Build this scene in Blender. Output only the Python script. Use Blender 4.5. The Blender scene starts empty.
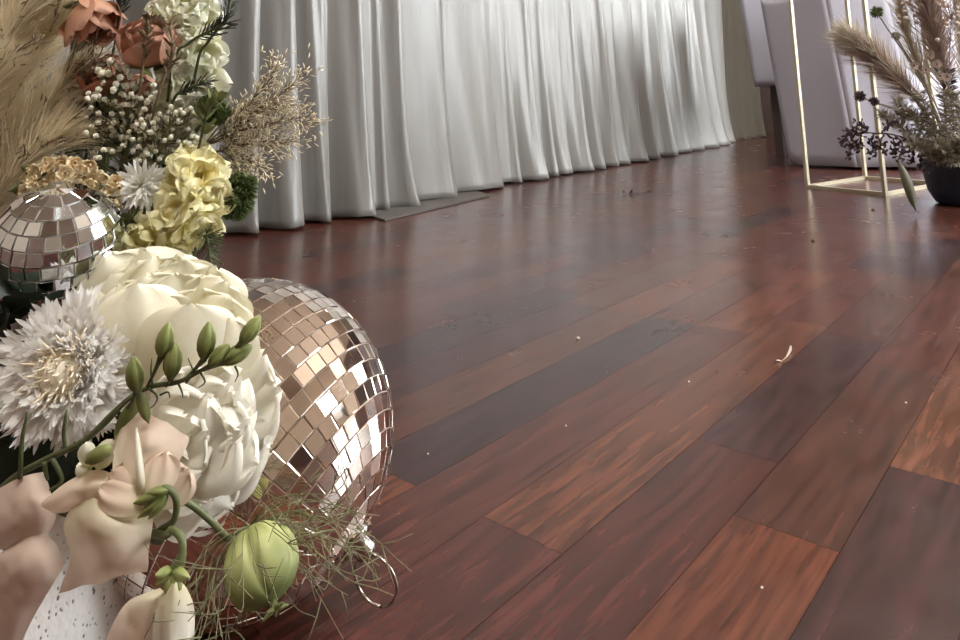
import bpy, math, random
from mathutils import Vector as V, Matrix, noise

PI = math.pi
SC = bpy.context.scene
COL = SC.collection
rnd = random.Random(11)

# ------------------------------------------------------------------ camera
# room axes: x across the planks, y along the planks (towards the far wall), z up
F_PX, PY, PIT, ROLL, YAW, H = 700.0, 16.0, .136, -.0332, .722, .30
cp, sp = math.cos(PIT), math.sin(PIT)
Rz = Matrix.Rotation(YAW, 3, 'Z')
_r0, _u0 = V((1, 0, 0)), V((0, -sp, cp))
FW = Rz @ V((0, cp, sp))
RT = Rz @ (math.cos(ROLL) * _r0 + math.sin(ROLL) * _u0)
UP = Rz @ (-math.sin(ROLL) * _r0 + math.cos(ROLL) * _u0)
EYE = V((0, 0, H))
cam_d = bpy.data.cameras.new('camera')
cam_d.sensor_width = 36
cam_d.lens = 36 * F_PX / 960
cam_d.shift_y = -(320 - PY) / 960
cam_d.clip_start = .02
cam = bpy.data.objects.new('camera', cam_d)
COL.objects.link(cam)
M = Matrix((RT, UP, -FW)).transposed().to_4x4()
M.translation = EYE
cam.matrix_world = M
SC.camera = cam


def at(x, y, d):
    """the point of the room seen at pixel (x, y), d metres ahead"""
    return EYE + d * (FW + (x - 480) / F_PX * RT - (y - PY) / F_PX * UP)


def gnd(x, y, z=0.0):
    q = FW + (x - 480) / F_PX * RT - (y - PY) / F_PX * UP
    return EYE + q * ((z - H) / q.z)


def ax(r, u, c):
    return (r * RT + u * UP - c * FW).normalized()


# ------------------------------------------------------------------ materials
def nodes_of(name):
    m = bpy.data.materials.new(name)
    m.use_nodes = True
    nt = m.node_tree
    return m, nt, nt.nodes['Principled BSDF'], nt.nodes['Material Output']


def setin(n, **kw):
    for k, v in kw.items():
        n.inputs[k.replace('_', ' ')].default_value = v


def rgba(c):
    return (c[0], c[1], c[2], 1)


def mat(name, col, rough=.5, metal=0., noise_amt=.12, nscale=40., bump=0., bscale=60., spec=.4, trans=0., sheen=0.):
    m, nt, b, out = nodes_of(name)
    L = nt.links.new
    tc = nt.nodes.new('ShaderNodeTexCoord')
    nz = nt.nodes.new('ShaderNodeTexNoise')
    setin(nz, Scale=nscale, Detail=4.)
    L(tc.outputs['Object'], nz.inputs['Vector'])
    mx = nt.nodes.new('ShaderNodeMix')
    mx.data_type = 'RGBA'
    mx.inputs[6].default_value = rgba([c * (1 - noise_amt) for c in col])
    mx.inputs[7].default_value = rgba([min(1, c * (1 + noise_amt)) for c in col])
    L(nz.outputs['Fac'], mx.inputs[0])
    L(mx.outputs[2], b.inputs['Base Color'])
    b.inputs['Roughness'].default_value = rough
    b.inputs['Metallic'].default_value = metal
    b.inputs['Specular IOR Level'].default_value = spec
    if sheen:
        b.inputs['Sheen Weight'].default_value = sheen
    if bump:
        n2 = nt.nodes.new('ShaderNodeTexNoise')
        setin(n2, Scale=bscale, Detail=3.)
        L(tc.outputs['Object'], n2.inputs['Vector'])
        bp = nt.nodes.new('ShaderNodeBump')
        bp.inputs['Strength'].default_value = bump
        bp.inputs['Distance'].default_value = .002
        L(n2.outputs['Fac'], bp.inputs['Height'])
        L(bp.outputs['Normal'], b.inputs['Normal'])
    if trans:
        tr = nt.nodes.new('ShaderNodeBsdfTranslucent')
        L(mx.outputs[2], tr.inputs['Color'])
        ms = nt.nodes.new('ShaderNodeMixShader')
        ms.inputs[0].default_value = trans
        L(b.outputs[0], ms.inputs[1])
        L(tr.outputs[0], ms.inputs[2])
        L(ms.outputs[0], out.inputs['Surface'])
    return m


def petal_mat(name, base, tip, mid=None, rough=.55, trans=.28, vein=.06, vscale=150., streak=True):
    """petal colour runs from its base to its tip (attribute t), small tone shift from petal to petal (attribute s)"""
    m, nt, b, out = nodes_of(name)
    L = nt.links.new
    a = nt.nodes.new('ShaderNodeAttribute'); a.attribute_name = 't'
    s = nt.nodes.new('ShaderNodeAttribute'); s.attribute_name = 's'
    r = nt.nodes.new('ShaderNodeValToRGB')
    r.color_ramp.elements[0].color = rgba(base)
    r.color_ramp.elements[1].color = rgba(tip)
    r.color_ramp.elements[0].position = .05
    r.color_ramp.elements[1].position = .85
    if mid:
        e = r.color_ramp.elements.new(.4); e.color = rgba(mid)
    L(a.outputs['Fac'], r.inputs[0])
    tc = nt.nodes.new('ShaderNodeTexCoord')
    nz = nt.nodes.new('ShaderNodeTexNoise'); setin(nz, Scale=vscale, Detail=3.)
    L(tc.outputs['Object'], nz.inputs['Vector'])
    ma = nt.nodes.new('ShaderNodeMath'); ma.operation = 'MULTIPLY_ADD'
    L(nz.outputs['Fac'], ma.inputs[0]); ma.inputs[1].default_value = vein * 2; ma.inputs[2].default_value = 1 - vein
    mb_ = nt.nodes.new('ShaderNodeMath'); mb_.operation = 'MULTIPLY_ADD'
    L(s.outputs['Fac'], mb_.inputs[0]); mb_.inputs[1].default_value = .16; L(ma.outputs[0], mb_.inputs[2])
    sub = nt.nodes.new('ShaderNodeMath'); sub.operation = 'SUBTRACT'
    L(mb_.outputs[0], sub.inputs[0]); sub.inputs[1].default_value = .08
    vm = nt.nodes.new('ShaderNodeVectorMath'); vm.operation = 'SCALE'
    L(r.outputs[0], vm.inputs[0]); L(sub.outputs[0], vm.inputs['Scale'])
    L(vm.outputs[0], b.inputs['Base Color'])
    b.inputs['Roughness'].default_value = rough
    b.inputs['Specular IOR Level'].default_value = .3
    n2 = nt.nodes.new('ShaderNodeTexNoise'); setin(n2, Scale=vscale * 2, Detail=2.)
    L(tc.outputs['Object'], n2.inputs['Vector'])
    bp = nt.nodes.new('ShaderNodeBump'); bp.inputs['Strength'].default_value = .15; bp.inputs['Distance'].default_value = .001
    L(n2.outputs['Fac'], bp.inputs['Height']); L(bp.outputs['Normal'], b.inputs['Normal'])
    tr = nt.nodes.new('ShaderNodeBsdfTranslucent'); L(vm.outputs[0], tr.inputs['Color'])
    ms = nt.nodes.new('ShaderNodeMixShader'); ms.inputs[0].default_value = trans
    L(b.outputs[0], ms.inputs[1]); L(tr.outputs[0], ms.inputs[2]); L(ms.outputs[0], out.inputs['Surface'])
    return m


def floor_mat():
    m, nt, b, out = nodes_of('merbau_plank')
    L = nt.links.new
    at_ = nt.nodes.new('ShaderNodeAttribute'); at_.attribute_name = 'tone'
    of = nt.nodes.new('ShaderNodeAttribute'); of.attribute_name = 'shift'
    tc = nt.nodes.new('ShaderNodeTexCoord')
    ad = nt.nodes.new('ShaderNodeVectorMath'); ad.operation = 'ADD'
    L(tc.outputs['Object'], ad.inputs[0]); L(of.outputs['Vector'], ad.inputs[1])
    mp = nt.nodes.new('ShaderNodeMapping'); mp.inputs['Scale'].default_value = (100, 10, 1)
    L(ad.outputs[0], mp.inputs['Vector'])
    g1 = nt.nodes.new('ShaderNodeTexNoise'); setin(g1, Scale=1., Detail=3., Roughness=.55, Distortion=.3)
    L(mp.outputs[0], g1.inputs['Vector'])
    mp2 = nt.nodes.new('ShaderNodeMapping'); mp2.inputs['Scale'].default_value = (160, 13, 1)
    L(ad.outputs[0], mp2.inputs['Vector'])
    g2 = nt.nodes.new('ShaderNodeTexNoise'); setin(g2, Scale=1., Detail=1., Roughness=.5)
    L(mp2.outputs[0], g2.inputs['Vector'])
    r1 = nt.nodes.new('ShaderNodeValToRGB')
    r1.color_ramp.elements[0].position = .3; r1.color_ramp.elements[0].color = (.64, .61, .60, 1)
    r1.color_ramp.elements[1].position = .68; r1.color_ramp.elements[1].color = (1.38, 1.39, 1.40, 1)
    L(g1.outputs['Fac'], r1.inputs[0])
    r2 = nt.nodes.new('ShaderNodeValToRGB')
    r2.color_ramp.elements[0].position = .34; r2.color_ramp.elements[0].color = (.62, .58, .56, 1)
    r2.color_ramp.elements[1].position = .5; r2.color_ramp.elements[1].color = (1.04, 1.04, 1.04, 1)
    L(g2.outputs['Fac'], r2.inputs[0])
    m1 = nt.nodes.new('ShaderNodeVectorMath'); m1.operation = 'MULTIPLY'
    m2 = nt.nodes.new('ShaderNodeVectorMath'); m2.operation = 'MULTIPLY'
    L(at_.outputs['Vector'], m1.inputs[0]); L(r1.outputs[0], m1.inputs[1])
    L(m1.outputs[0], m2.inputs[0]); L(r2.outputs[0], m2.inputs[1])
    # dusty film and fine pale scuffs
    sc = nt.nodes.new('ShaderNodeTexNoise'); setin(sc, Scale=9., Detail=6., Roughness=.7)
    L(tc.outputs['Object'], sc.inputs['Vector'])
    rr = nt.nodes.new('ShaderNodeMapRange'); setin(rr, From_Min=.35, From_Max=.7, To_Min=.20, To_Max=.29)
    L(sc.outputs['Fac'], rr.inputs[0]); L(rr.outputs[0], b.inputs['Roughness'])
    vo = nt.nodes.new('ShaderNodeTexVoronoi'); vo.feature = 'DISTANCE_TO_EDGE'; setin(vo, Scale=26., Randomness=1.)
    dn = nt.nodes.new('ShaderNodeTexNoise'); setin(dn, Scale=14., Detail=2.)
    L(tc.outputs['Object'], dn.inputs['Vector'])
    dm = nt.nodes.new('ShaderNodeMixRGB') if False else nt.nodes.new('ShaderNodeVectorMath'); dm.operation = 'MULTIPLY_ADD'
    L(dn.outputs['Color'], dm.inputs[0]); dm.inputs[1].default_value = (.12, .12, 0); L(tc.outputs['Object'], dm.inputs[2])
    L(dm.outputs[0], vo.inputs['Vector'])
    th = nt.nodes.new('ShaderNodeMapRange'); setin(th, From_Min=0., From_Max=.012, To_Min=1., To_Max=0.)
    L(vo.outputs['Distance'], th.inputs[0])
    msk = nt.nodes.new('ShaderNodeTexNoise'); setin(msk, Scale=11., Detail=3.)
    L(ad.outputs[0], msk.inputs['Vector'])
    mr = nt.nodes.new('ShaderNodeMapRange'); setin(mr, From_Min=.58, From_Max=.70, To_Min=0., To_Max=.025)
    L(msk.outputs['Fac'], mr.inputs[0])
    mm = nt.nodes.new('ShaderNodeMath'); mm.operation = 'MULTIPLY'
    L(th.outputs[0], mm.inputs[0]); L(mr.outputs[0], mm.inputs[1])
    mix = nt.nodes.new('ShaderNodeMix'); mix.data_type = 'RGBA'
    L(mm.outputs[0], mix.inputs[0]); L(m2.outputs[0], mix.inputs[6]); mix.inputs[7].default_value = (.4, .33, .3, 1)
    L(mix.outputs[2], b.inputs['Base Color'])
    b.inputs['Specular IOR Level'].default_value = .5
    return m


def curtain_mat(name, col, trans=.2, spec=.55, rough=.34, sheen=.2):
    m, nt, b, out = nodes_of(name)
    L = nt.links.new
    tc = nt.nodes.new('ShaderNodeTexCoord')
    mp = nt.nodes.new('ShaderNodeMapping'); mp.inputs['Scale'].default_value = (30, 30, 5)
    L(tc.outputs['Object'], mp.inputs['Vector'])
    nz = nt.nodes.new('ShaderNodeTexNoise'); setin(nz, Scale=1., Detail=4.)
    L(mp.outputs[0], nz.inputs['Vector'])
    r = nt.nodes.new('ShaderNodeValToRGB')
    r.color_ramp.elements[0].color = rgba([c * .92 for c in col]); r.color_ramp.elements[1].color = rgba([min(1, c * 1.06) for c in col])
    L(nz.outputs['Fac'], r.inputs[0]); L(r.outputs[0], b.inputs['Base Color'])
    b.inputs['Roughness'].default_value = rough
    b.inputs['Specular IOR Level'].default_value = spec
    b.inputs['Sheen Weight'].default_value = sheen
    bp = nt.nodes.new('ShaderNodeBump'); bp.inputs['Strength'].default_value = .25; bp.inputs['Distance'].default_value = .01
    L(nz.outputs['Fac'], bp.inputs['Height']); L(bp.outputs['Normal'], b.inputs['Normal'])
    tr = nt.nodes.new('ShaderNodeBsdfTranslucent'); L(r.outputs[0], tr.inputs['Color'])
    ms = nt.nodes.new('ShaderNodeMixShader'); ms.inputs[0].default_value = trans
    L(b.outputs[0], ms.inputs[1]); L(tr.outputs[0], ms.inputs[2]); L(ms.outputs[0], out.inputs['Surface'])
    return m


def speckle_mat():
    m, nt, b, out = nodes_of('speckled_white_ceramic')
    L = nt.links.new
    tc = nt.nodes.new('ShaderNodeTexCoord')
    mp = nt.nodes.new('ShaderNodeMapping'); mp.inputs['Scale'].default_value = (1, 1, .55)
    L(tc.outputs['Object'], mp.inputs['Vector'])
    vo = nt.nodes.new('ShaderNodeTexVoronoi'); setin(vo, Scale=420., Randomness=1.)
    L(mp.outputs[0], vo.inputs['Vector'])
    nz = nt.nodes.new('ShaderNodeTexNoise'); setin(nz, Scale=120., Detail=3.)
    L(mp.outputs[0], nz.inputs['Vector'])
    ml = nt.nodes.new('ShaderNodeMath'); ml.operation = 'MULTIPLY_ADD'
    L(nz.outputs['Fac'], ml.inputs[0]); ml.inputs[1].default_value = .75; L(vo.outputs['Distance'], ml.inputs[2])
    r = nt.nodes.new('ShaderNodeValToRGB')
    r.color_ramp.elements[0].position = .50; r.color_ramp.elements[0].color = (.16, .165, .17, 1)
    r.color_ramp.elements[1].position = .60; r.color_ramp.elements[1].color = (.90, .89, .86, 1)
    L(ml.outputs[0], r.inputs[0]); L(r.outputs[0], b.inputs['Base Color'])
    b.inputs['Roughness'].default_value = .6
    bp = nt.nodes.new('ShaderNodeBump'); bp.inputs['Strength'].default_value = .35; bp.inputs['Distance'].default_value = .001
    L(ml.outputs[0], bp.inputs['Height']); L(bp.outputs['Normal'], b.inputs['Normal'])
    return m


def emit_mat(name, col, strength):
    m = bpy.data.materials.new(name); m.use_nodes = True
    nt = m.node_tree; nt.nodes.clear()
    e = nt.nodes.new('ShaderNodeEmission'); e.inputs[0].default_value = rgba(col); e.inputs[1].default_value = strength
    o = nt.nodes.new('ShaderNodeOutputMaterial'); nt.links.new(e.outputs[0], o.inputs[0])
    return m


MT = dict(
    floor=floor_mat(),
    wall=mat('warm_beige_plaster', (.46, .38, .30), .8, nscale=6, noise_amt=.06),
    dark_wall=mat('dark_brown_panel', (.055, .035, .032), .6, nscale=8),
    ceiling=mat('tan_ceiling', (.44, .34, .26), .85, nscale=5, noise_amt=.08),
    skirting=mat('dark_skirting', (.06, .035, .03), .5),
    drape=curtain_mat('ivory_satin', (.20, .191, .178), .10),
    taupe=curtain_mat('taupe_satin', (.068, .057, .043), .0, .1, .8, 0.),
    linen=mat('white_linen', (.36, .345, .395), .85, nscale=300, noise_amt=.05, bump=.1, bscale=600),
    tablewood=mat('table_wood', (.05, .033, .027), .5),
    gold=mat('champagne_gold_metal', (.46, .41, .30), .42, metal=.35, noise_amt=.04),
    mirror=mat('mirror_glass', (.84, .88, .92), .03, metal=1., noise_amt=.03, nscale=200),
    rosemirror=mat('mirror_glass_rosy', (.88, .78, .71), .03, metal=1., noise_amt=.05, nscale=160),
    grout=mat('silver_grout', (.50, .46, .42), .5, metal=.0),
    chrome=mat('chrome', (.42, .38, .35), .22, metal=1.),
    board=mat('grey_board', (.085, .075, .068), .6, nscale=30, noise_amt=.15),
    speckle=speckle_mat(),
    gap_filler=mat('dark_gap_filler', (.018, .025, .014), .95, nscale=120, noise_amt=.6, bump=.8, bscale=200),  # near-black colour standing in for the shade between stems
    pot=mat('charcoal_navy_glaze', (.022, .026, .044), .5, nscale=30, noise_amt=.4, bump=.3, bscale=80),
    soil=mat('dark_soil', (.02, .017, .014), .95),
    wick=mat('brown_stick', (.22, .11, .06), .6, nscale=200, noise_amt=.3),
    stem=mat('green_stem', (.11, .125, .05), .5, nscale=160, noise_amt=.3, trans=.05),
    darkstem=mat('dark_green_stem', (.075, .085, .035), .55, nscale=160, noise_amt=.3),
    brownstem=mat('brown_dry_stem', (.20, .14, .085), .7, nscale=160, noise_amt=.3),
    leaf=mat('mid_green_leaf', (.16, .175, .06), .5, nscale=120, noise_amt=.35, trans=.2),
    darkleaf=mat('dark_green_leaf', (.028, .036, .022), .4, nscale=120, noise_amt=.4, trans=.05),
    greyleaf=mat('grey_green_leaf', (.30, .33, .22), .6, nscale=120, noise_amt=.2, trans=.15),
    bud=petal_mat('green_bud', (.13, .16, .05), (.27, .30, .11), (.20, .23, .075), vscale=220, vein=.22, trans=.1, rough=.42),
    pod=petal_mat('lime_pod', (.27, .31, .08), (.13, .16, .05), (.50, .53, .22), vscale=130, vein=.1, trans=.08, rough=.5),
    thread=mat('olive_thread', (.17, .165, .08), .6, nscale=100, noise_amt=.35),
    peony=petal_mat('cream_peony_petal', (.76, .70, .42), (.88, .84, .68), (.87, .83, .64), trans=.25),
    peony2=petal_mat('white_peony_petal', (.80, .75, .52), (.88, .85, .76), (.86, .82, .68), trans=.25),
    cornf=petal_mat('white_floret', (.84, .74, .58), (.97, .96, .945), (.96, .93, .89), trans=.45),
    cornc=petal_mat('honey_floret', (.58, .38, .18), (.92, .84, .68), (.80, .64, .40), trans=.15),
    pea=petal_mat('blush_petal', (.78, .72, .50), (.78, .62, .50), (.84, .73, .58), trans=.3, vscale=70),
    peadark=petal_mat('dusky_blush_petal', (.64, .50, .41), (.70, .54, .45), (.72, .56, .46), trans=.25, vscale=70),
    yellow=petal_mat('butter_petal', (.76, .60, .16), (.92, .88, .58), (.88, .79, .38), trans=.3),
    stock=petal_mat('green_white_petal', (.50, .53, .18), (.90, .90, .76), (.80, .81, .54), trans=.3),
    terra=petal_mat('terracotta_petal', (.36, .18, .06), (.60, .34, .24), (.50, .25, .14), trans=.2),
    terradk=petal_mat('rust_petal', (.20, .07, .03), (.34, .13, .075), (.28, .09, .05), trans=.15),
    apricot=petal_mat('apricot_petal', (.62, .38, .18), (.90, .80, .56), (.84, .64, .38), trans=.2),
    gyp=mat('white_bead_bloom', (.80, .79, .66), .7, noise_amt=.15, nscale=300),
    thistle=petal_mat('white_thistle', (.80, .79, .62), (.90, .90, .88), trans=.3),
    fuzz=mat('moss_green_fuzz', (.06, .085, .018), .8, nscale=200, noise_amt=.5),
    pampas=mat('pampas_beige', (.88, .77, .59), .85, nscale=60, noise_amt=.2, trans=.5),
    grass=mat('straw_beige', (.82, .71, .53), .8, nscale=100, noise_amt=.3, trans=.2),
    pinkpampas=mat('dusty_pink_pampas', (.36, .26, .21), .85, nscale=60, noise_amt=.3, trans=.2),
    greypampas=mat('ash_pampas', (.52, .45, .35), .85, nscale=60, noise_amt=.35, trans=.2),
    dried=mat('dried_olive', (.27, .235, .17), .8, nscale=80, noise_amt=.5),
    plum=mat('dried_plum', (.055, .028, .034), .6, nscale=100, noise_amt=.4),
    blushbloom=mat('dusty_white_bloom', (.56, .46, .40), .8, noise_amt=.2, nscale=200),
    hangleaf=mat('olive_hanging_leaf', (.075, .07, .036), .55, noise_amt=.3, nscale=100),
    fern=mat('fern_green', (.07, .09, .035), .7, nscale=100, noise_amt=.4),
    frame=mat('window_frame_white', (.7, .7, .68), .5),
    day=emit_mat('daylight_pane', (.93, .98, 1.0), 18.0),
    fill_glow=emit_mat('warm_white_diffuser', (1.0, .965, .915), 36.0),  # glow of the added overhead panels
)


# ------------------------------------------------------------------ mesh builder
class MB:
    def __init__(self):
        self.v, self.f, self.t, self.s = [], [], [], []
        self.cs = .5

    def vert(self, p, t=.5):
        self.v.append(V(p)); self.t.append(t); self.s.append(self.cs)
        return len(self.v) - 1

    def face(self, *i):
        self.f.append(tuple(i))

    def grid(self, rows, ts=None, close=False):
        n = len(rows[0]); idx = []
        for k, r in enumerate(rows):
            t = ts[k] if ts else k / max(1, len(rows) - 1)
            idx.append([self.vert(p, t) for p in r])
        for a, b in zip(idx, idx[1:]):
            for j in range(n if close else n - 1):
                j2 = (j + 1) % n
                self.face(a[j], a[j2], b[j2], b[j])
        return idx

    def tube(self, pts, rad, n=6, t0=0., t1=1.):
        pts = [V(p) for p in pts]
        if not hasattr(rad, '__len__'):
            rad = [rad] * len(pts)
        nx = None; rows = []
        for i, p in enumerate(pts):
            d = (pts[min(i + 1, len(pts) - 1)] - pts[max(i - 1, 0)])
            d = d.normalized() if d.length > 1e-9 else V((0, 0, 1))
            if nx is None:
                nx = d.orthogonal().normalized()
            nx = nx - d * nx.dot(d)
            nx = nx.normalized() if nx.length > 1e-6 else d.orthogonal().normalized()
            ny = d.cross(nx)
            rows.append([p + rad[i] * (math.cos(2 * PI * k / n) * nx + math.sin(2 * PI * k / n) * ny) for k in range(n)])
        m = len(rows)
        idx = self.grid(rows, [t0 + (t1 - t0) * i / max(1, m - 1) for i in range(m)], close=True)
        if n > 3:
            self.face(*reversed(idx[0])); self.face(*idx[-1])
        else:
            self.face(*reversed(idx[0])); self.face(*idx[-1])

    def lathe(self, c, axis, prof, n=16, ribs=0, ramp=0., ts=None):
        """prof: (radius, height) pairs along axis"""
        axis = V(axis).normalized(); nx = axis.orthogonal().normalized(); ny = axis.cross(nx)
        rows = []
        for r, h in prof:
            rows.append([V(c) + axis * h + r * (1 + (ramp * (abs(math.cos(ribs * PI * k / n)) - .6) if ribs else 0)) *
                         (math.cos(2 * PI * k / n) * nx + math.sin(2 * PI * k / n) * ny) for k in range(n)])
        idx = self.grid(rows, ts, close=True)
        self.face(*reversed(idx[0])); self.face(*idx[-1])

    def ball(self, c, r, n=8, m=6, sq=(1, 1, 1), axis=(0, 0, 1)):
        prof = [(r * sq[0] * math.sin(PI * (i + .001) / m), -r * sq[2] * math.cos(PI * i / m)) for i in range(m + 1)]
        prof[0] = (r * .03, prof[0][1]); prof[-1] = (r * .03, prof[-1][1])
        self.lathe(c, axis, prof, n)

    def box(self, a, b, mtx=None):
        a, b = V(a), V(b)
        co = [V((x, y, z)) for x in (a.x, b.x) for y in (a.y, b.y) for z in (a.z, b.z)]
        if mtx: co = [mtx @ p for p in co]
        i = [self.vert(p) for p in co]
        for q in ((0, 1, 3, 2), (4, 6, 7, 5), (0, 4, 5, 1), (2, 3, 7, 6), (0, 2, 6, 4), (1, 5, 7, 3)):
            self.face(*[i[k] for k in q])

    def bar(self, p, q, w, up=(0, 0, 1)):
        p, q = V(p), V(q); d = (q - p).normalized()
        a = d.cross(V(up)); a = a.normalized() if a.length > 1e-4 else d.orthogonal().normalized()
        b = d.cross(a); h = w / 2
        i = [self.vert(e + sa * a * h + sb * b * h) for e in (p, q) for sa, sb in ((-1, -1), (1, -1), (1, 1), (-1, 1))]
        for k in range(4):
            k2 = (k + 1) % 4; self.face(i[k], i[k2], i[4 + k2], i[4 + k])
        self.face(i[3], i[2], i[1], i[0]); self.face(i[4], i[5], i[6], i[7])

    def ribbon(self, pts, w, side):
        ids = []
        for k, p in enumerate(pts):
            ww = w * (1 - .85 * k / (len(pts) - 1))
            ids.append((self.vert(p - side * ww, k / (len(pts) - 1)), self.vert(p + side * ww, k / (len(pts) - 1))))
        for a, b in zip(ids, ids[1:]):
            self.face(a[0], a[1], b[1], b[0])

    # a petal from base to tip, bulging along nrm
    def petal(self, base, tip, width, nrm, bulge=0., cup=0., ruffle=0., rf=5., pk=.6, sharp=.6, nu=9, nv=8, jag=0., w0=.12, tipcurl=0., s=None):
        base, tip, nrm = V(base), V(tip), V(nrm)
        self.cs = rnd.random() if s is None else s
        y = tip - base; Ln = y.length; y.normalize()
        nrm = (nrm - y * nrm.dot(y)).normalized(); x = y.cross(nrm)
        a = math.log(.5) / math.log(pk); ph = rnd.uniform(0, 6.28); ph2 = rnd.uniform(0, 6.28)
        rows, ts = [], []
        for i in range(nu + 1):
            u = 1 - (1 - i / nu) ** 1.4
            c = base + y * Ln * u + nrm * (bulge * 4 * u * (1 - u) * (1.25 - .5 * u) + tipcurl * u ** 4)
            w = width / 2 * (w0 + (1 - w0) * math.sin(PI / 2 * u / pk) ** .85 if u < pk else max(.2, (1 - ((u - pk) / (1 - pk)) ** 2.3) ** (sharp * .83)))
            row = []
            for j in range(nv + 1):
                v = 2 * j / nv - 1
                off = -cup * v * v * (.3 + .7 * math.sin(PI * min(1, u ** a)))
                off += ruffle * u ** 1.5 * (.35 + .65 * abs(v)) * math.sin(rf * v + ph + 2.2 * u) + ruffle * .6 * u * math.sin(4 * u + ph2)
                row.append(c + x * (v * w) + nrm * off + y * (jag * u ** 3 * math.sin(rf * 1.9 * v + ph2) - (.045 * Ln * v * v * u ** 3)))
            rows.append(row); ts.append(u)
        self.grid(rows, ts)

    def patch(self, ctrl, nu=12, nv=12, crumple=.0013):
        """a smooth sheet through a grid of control points"""
        self.cs = rnd.random()
        def cr(p, t):
            n = len(p) - 1; k = min(int(t * n), n - 1); f = t * n - k
            p0 = p[k - 1] if k else p[0] * 2 - p[1]; p3 = p[k + 2] if k + 2 <= n else p[n] * 2 - p[n - 1]
            p1, p2 = p[k], p[k + 1]
            return .5 * (2 * p1 + (p2 - p0) * f + (2 * p0 - 5 * p1 + 4 * p2 - p3) * f * f + (3 * p1 - p0 - 3 * p2 + p3) * f ** 3)
        dense = [[cr(r, j / nv) for j in range(nv + 1)] for r in ctrl]
        rows = [[cr([dense[k][j] for k in range(len(dense))], i / nu) for j in range(nv + 1)] for i in range(nu + 1)]
        n = (rows[nu // 2][-1] - rows[nu // 2][0]).cross(rows[-1][nv // 2] - rows[0][nv // 2]).normalized()
        o = rnd.uniform(0, 90)
        for i, r in enumerate(rows):
            for j, p in enumerate(r):
                v = 2 * j / nv - 1; u = i / nu
                w_ = crumple * (noise.noise(p * 75 + V((o, 0, 0))) + .5 * noise.noise(p * 190 + V((0, o, 0))))
                w_ += crumple * .7 * math.sin(v * 4.5 + o + 2 * u) * u * u
                p += n * w_ + (rows[-1][nv // 2] - rows[0][nv // 2]).normalized() * crumple * .9 * noise.noise(p * 120 + V((0, 0, o))) * u ** 3
        self.grid(rows)

    def rosette(self, c, axis, rings, seed=0.):
        """rings of petals: (n, r0, z0, L, W, tilt0, tilt1 in degrees, cup, ruffle)"""
        axis = V(axis).normalized(); nx = axis.orthogonal().normalized(); ny = axis.cross(nx)
        for k, (n, r0, z0, Ln, W, a0, a1, cup, ruf) in enumerate(rings):
            off = rnd.uniform(0, 6.28)
            for i in range(n):
                th = off + 2 * PI * (i + rnd.uniform(-.18, .18)) / n
                rad = math.cos(th) * nx + math.sin(th) * ny
                b0 = V(c) + rad * r0 + axis * z0
                A0, A1 = math.radians(a0 + rnd.uniform(-6, 6)), math.radians(a1 + rnd.uniform(-9, 9))
                l = Ln * rnd.uniform(.9, 1.1)
                mid = b0 + l * .5 * (rad * math.cos(A0) + axis * math.sin(A0))
                tip = mid + l * .5 * (rad * math.cos(A1) + axis * math.sin(A1))
                ch = (b0 + tip) / 2; nrm = (mid - ch)
                out = (rad * math.sin((A0 + A1) / 2) - axis * math.cos((A0 + A1) / 2))
                bul = max(nrm.dot(out), 0)
                self.petal(b0, tip, W * rnd.uniform(.9, 1.1), out, bul, cup, ruf, rf=rnd.uniform(4, 6.5), jag=ruf * .5)

    def build(self, name, m, parent=None, smooth=True, origin=None, kind=None):
        o0 = parent_root(parent) if parent else (V(origin) if origin is not None else V((0, 0, 0)))
        me = bpy.data.meshes.new(name)
        me.from_pydata([tuple(p - o0) for p in self.v], [], self.f)
        for nm, arr in (('t', self.t), ('s', self.s)):
            a = me.attributes.new(nm, 'FLOAT', 'POINT'); a.data.foreach_set('value', arr)
        if smooth:
            me.polygons.foreach_set('use_smooth', [True] * len(me.polygons))
        if m: me.materials.append(MT[m] if isinstance(m, str) else m)
        me.update()
        o = bpy.data.objects.new(name, me); COL.objects.link(o)
        if parent: o.parent = parent
        else: o.location = o0
        if kind: o['kind'] = kind
        return o


def parent_root(p):
    while p.parent: p = p.parent
    return V(p.location)


def tag(o, label, cat, group=None):
    o['label'] = label; o['category'] = cat
    if group: o['group'] = group
    return o


def thing(name, loc, label, cat, group=None):
    o = bpy.data.objects.new(name, None); COL.objects.link(o)
    o.location = loc; o.empty_display_size = .02
    return tag(o, label, cat, group)


def bez(pts, n=12):
    """Bezier of any order"""
    out = []
    for i in range(n + 1):
        q = [V(p) for p in pts]; t = i / n
        while len(q) > 1: q = [a.lerp(b, t) for a, b in zip(q, q[1:])]
        out.append(q[0])
    return out


def spline(pts, n=6):
    pts = [V(p) for p in pts]; out = []
    for k in range(len(pts) - 1):
        p0 = pts[k - 1] if k else pts[0] * 2 - pts[1]; p1, p2 = pts[k], pts[k + 1]
        p3 = pts[k + 2] if k + 2 < len(pts) else p2 * 2 - p1
        for i in range(n):
            f = i / n
            out.append(.5 * (2 * p1 + (p2 - p0) * f + (2 * p0 - 5 * p1 + 4 * p2 - p3) * f * f + (3 * p1 - p0 - 3 * p2 + p3) * f ** 3))
    out.append(pts[-1]); return out


def rvec():
    while 1:
        v = V((rnd.uniform(-1, 1), rnd.uniform(-1, 1), rnd.uniform(-1, 1)))
        if .05 < v.length < 1: return v.normalized()


# ------------------------------------------------------------------ the room
XL, XR, YB, YF, ZC = -2.62, 2.7, -2.2, 7.1, 2.9


def structure(o):
    o['kind'] = 'structure'; return o


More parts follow.
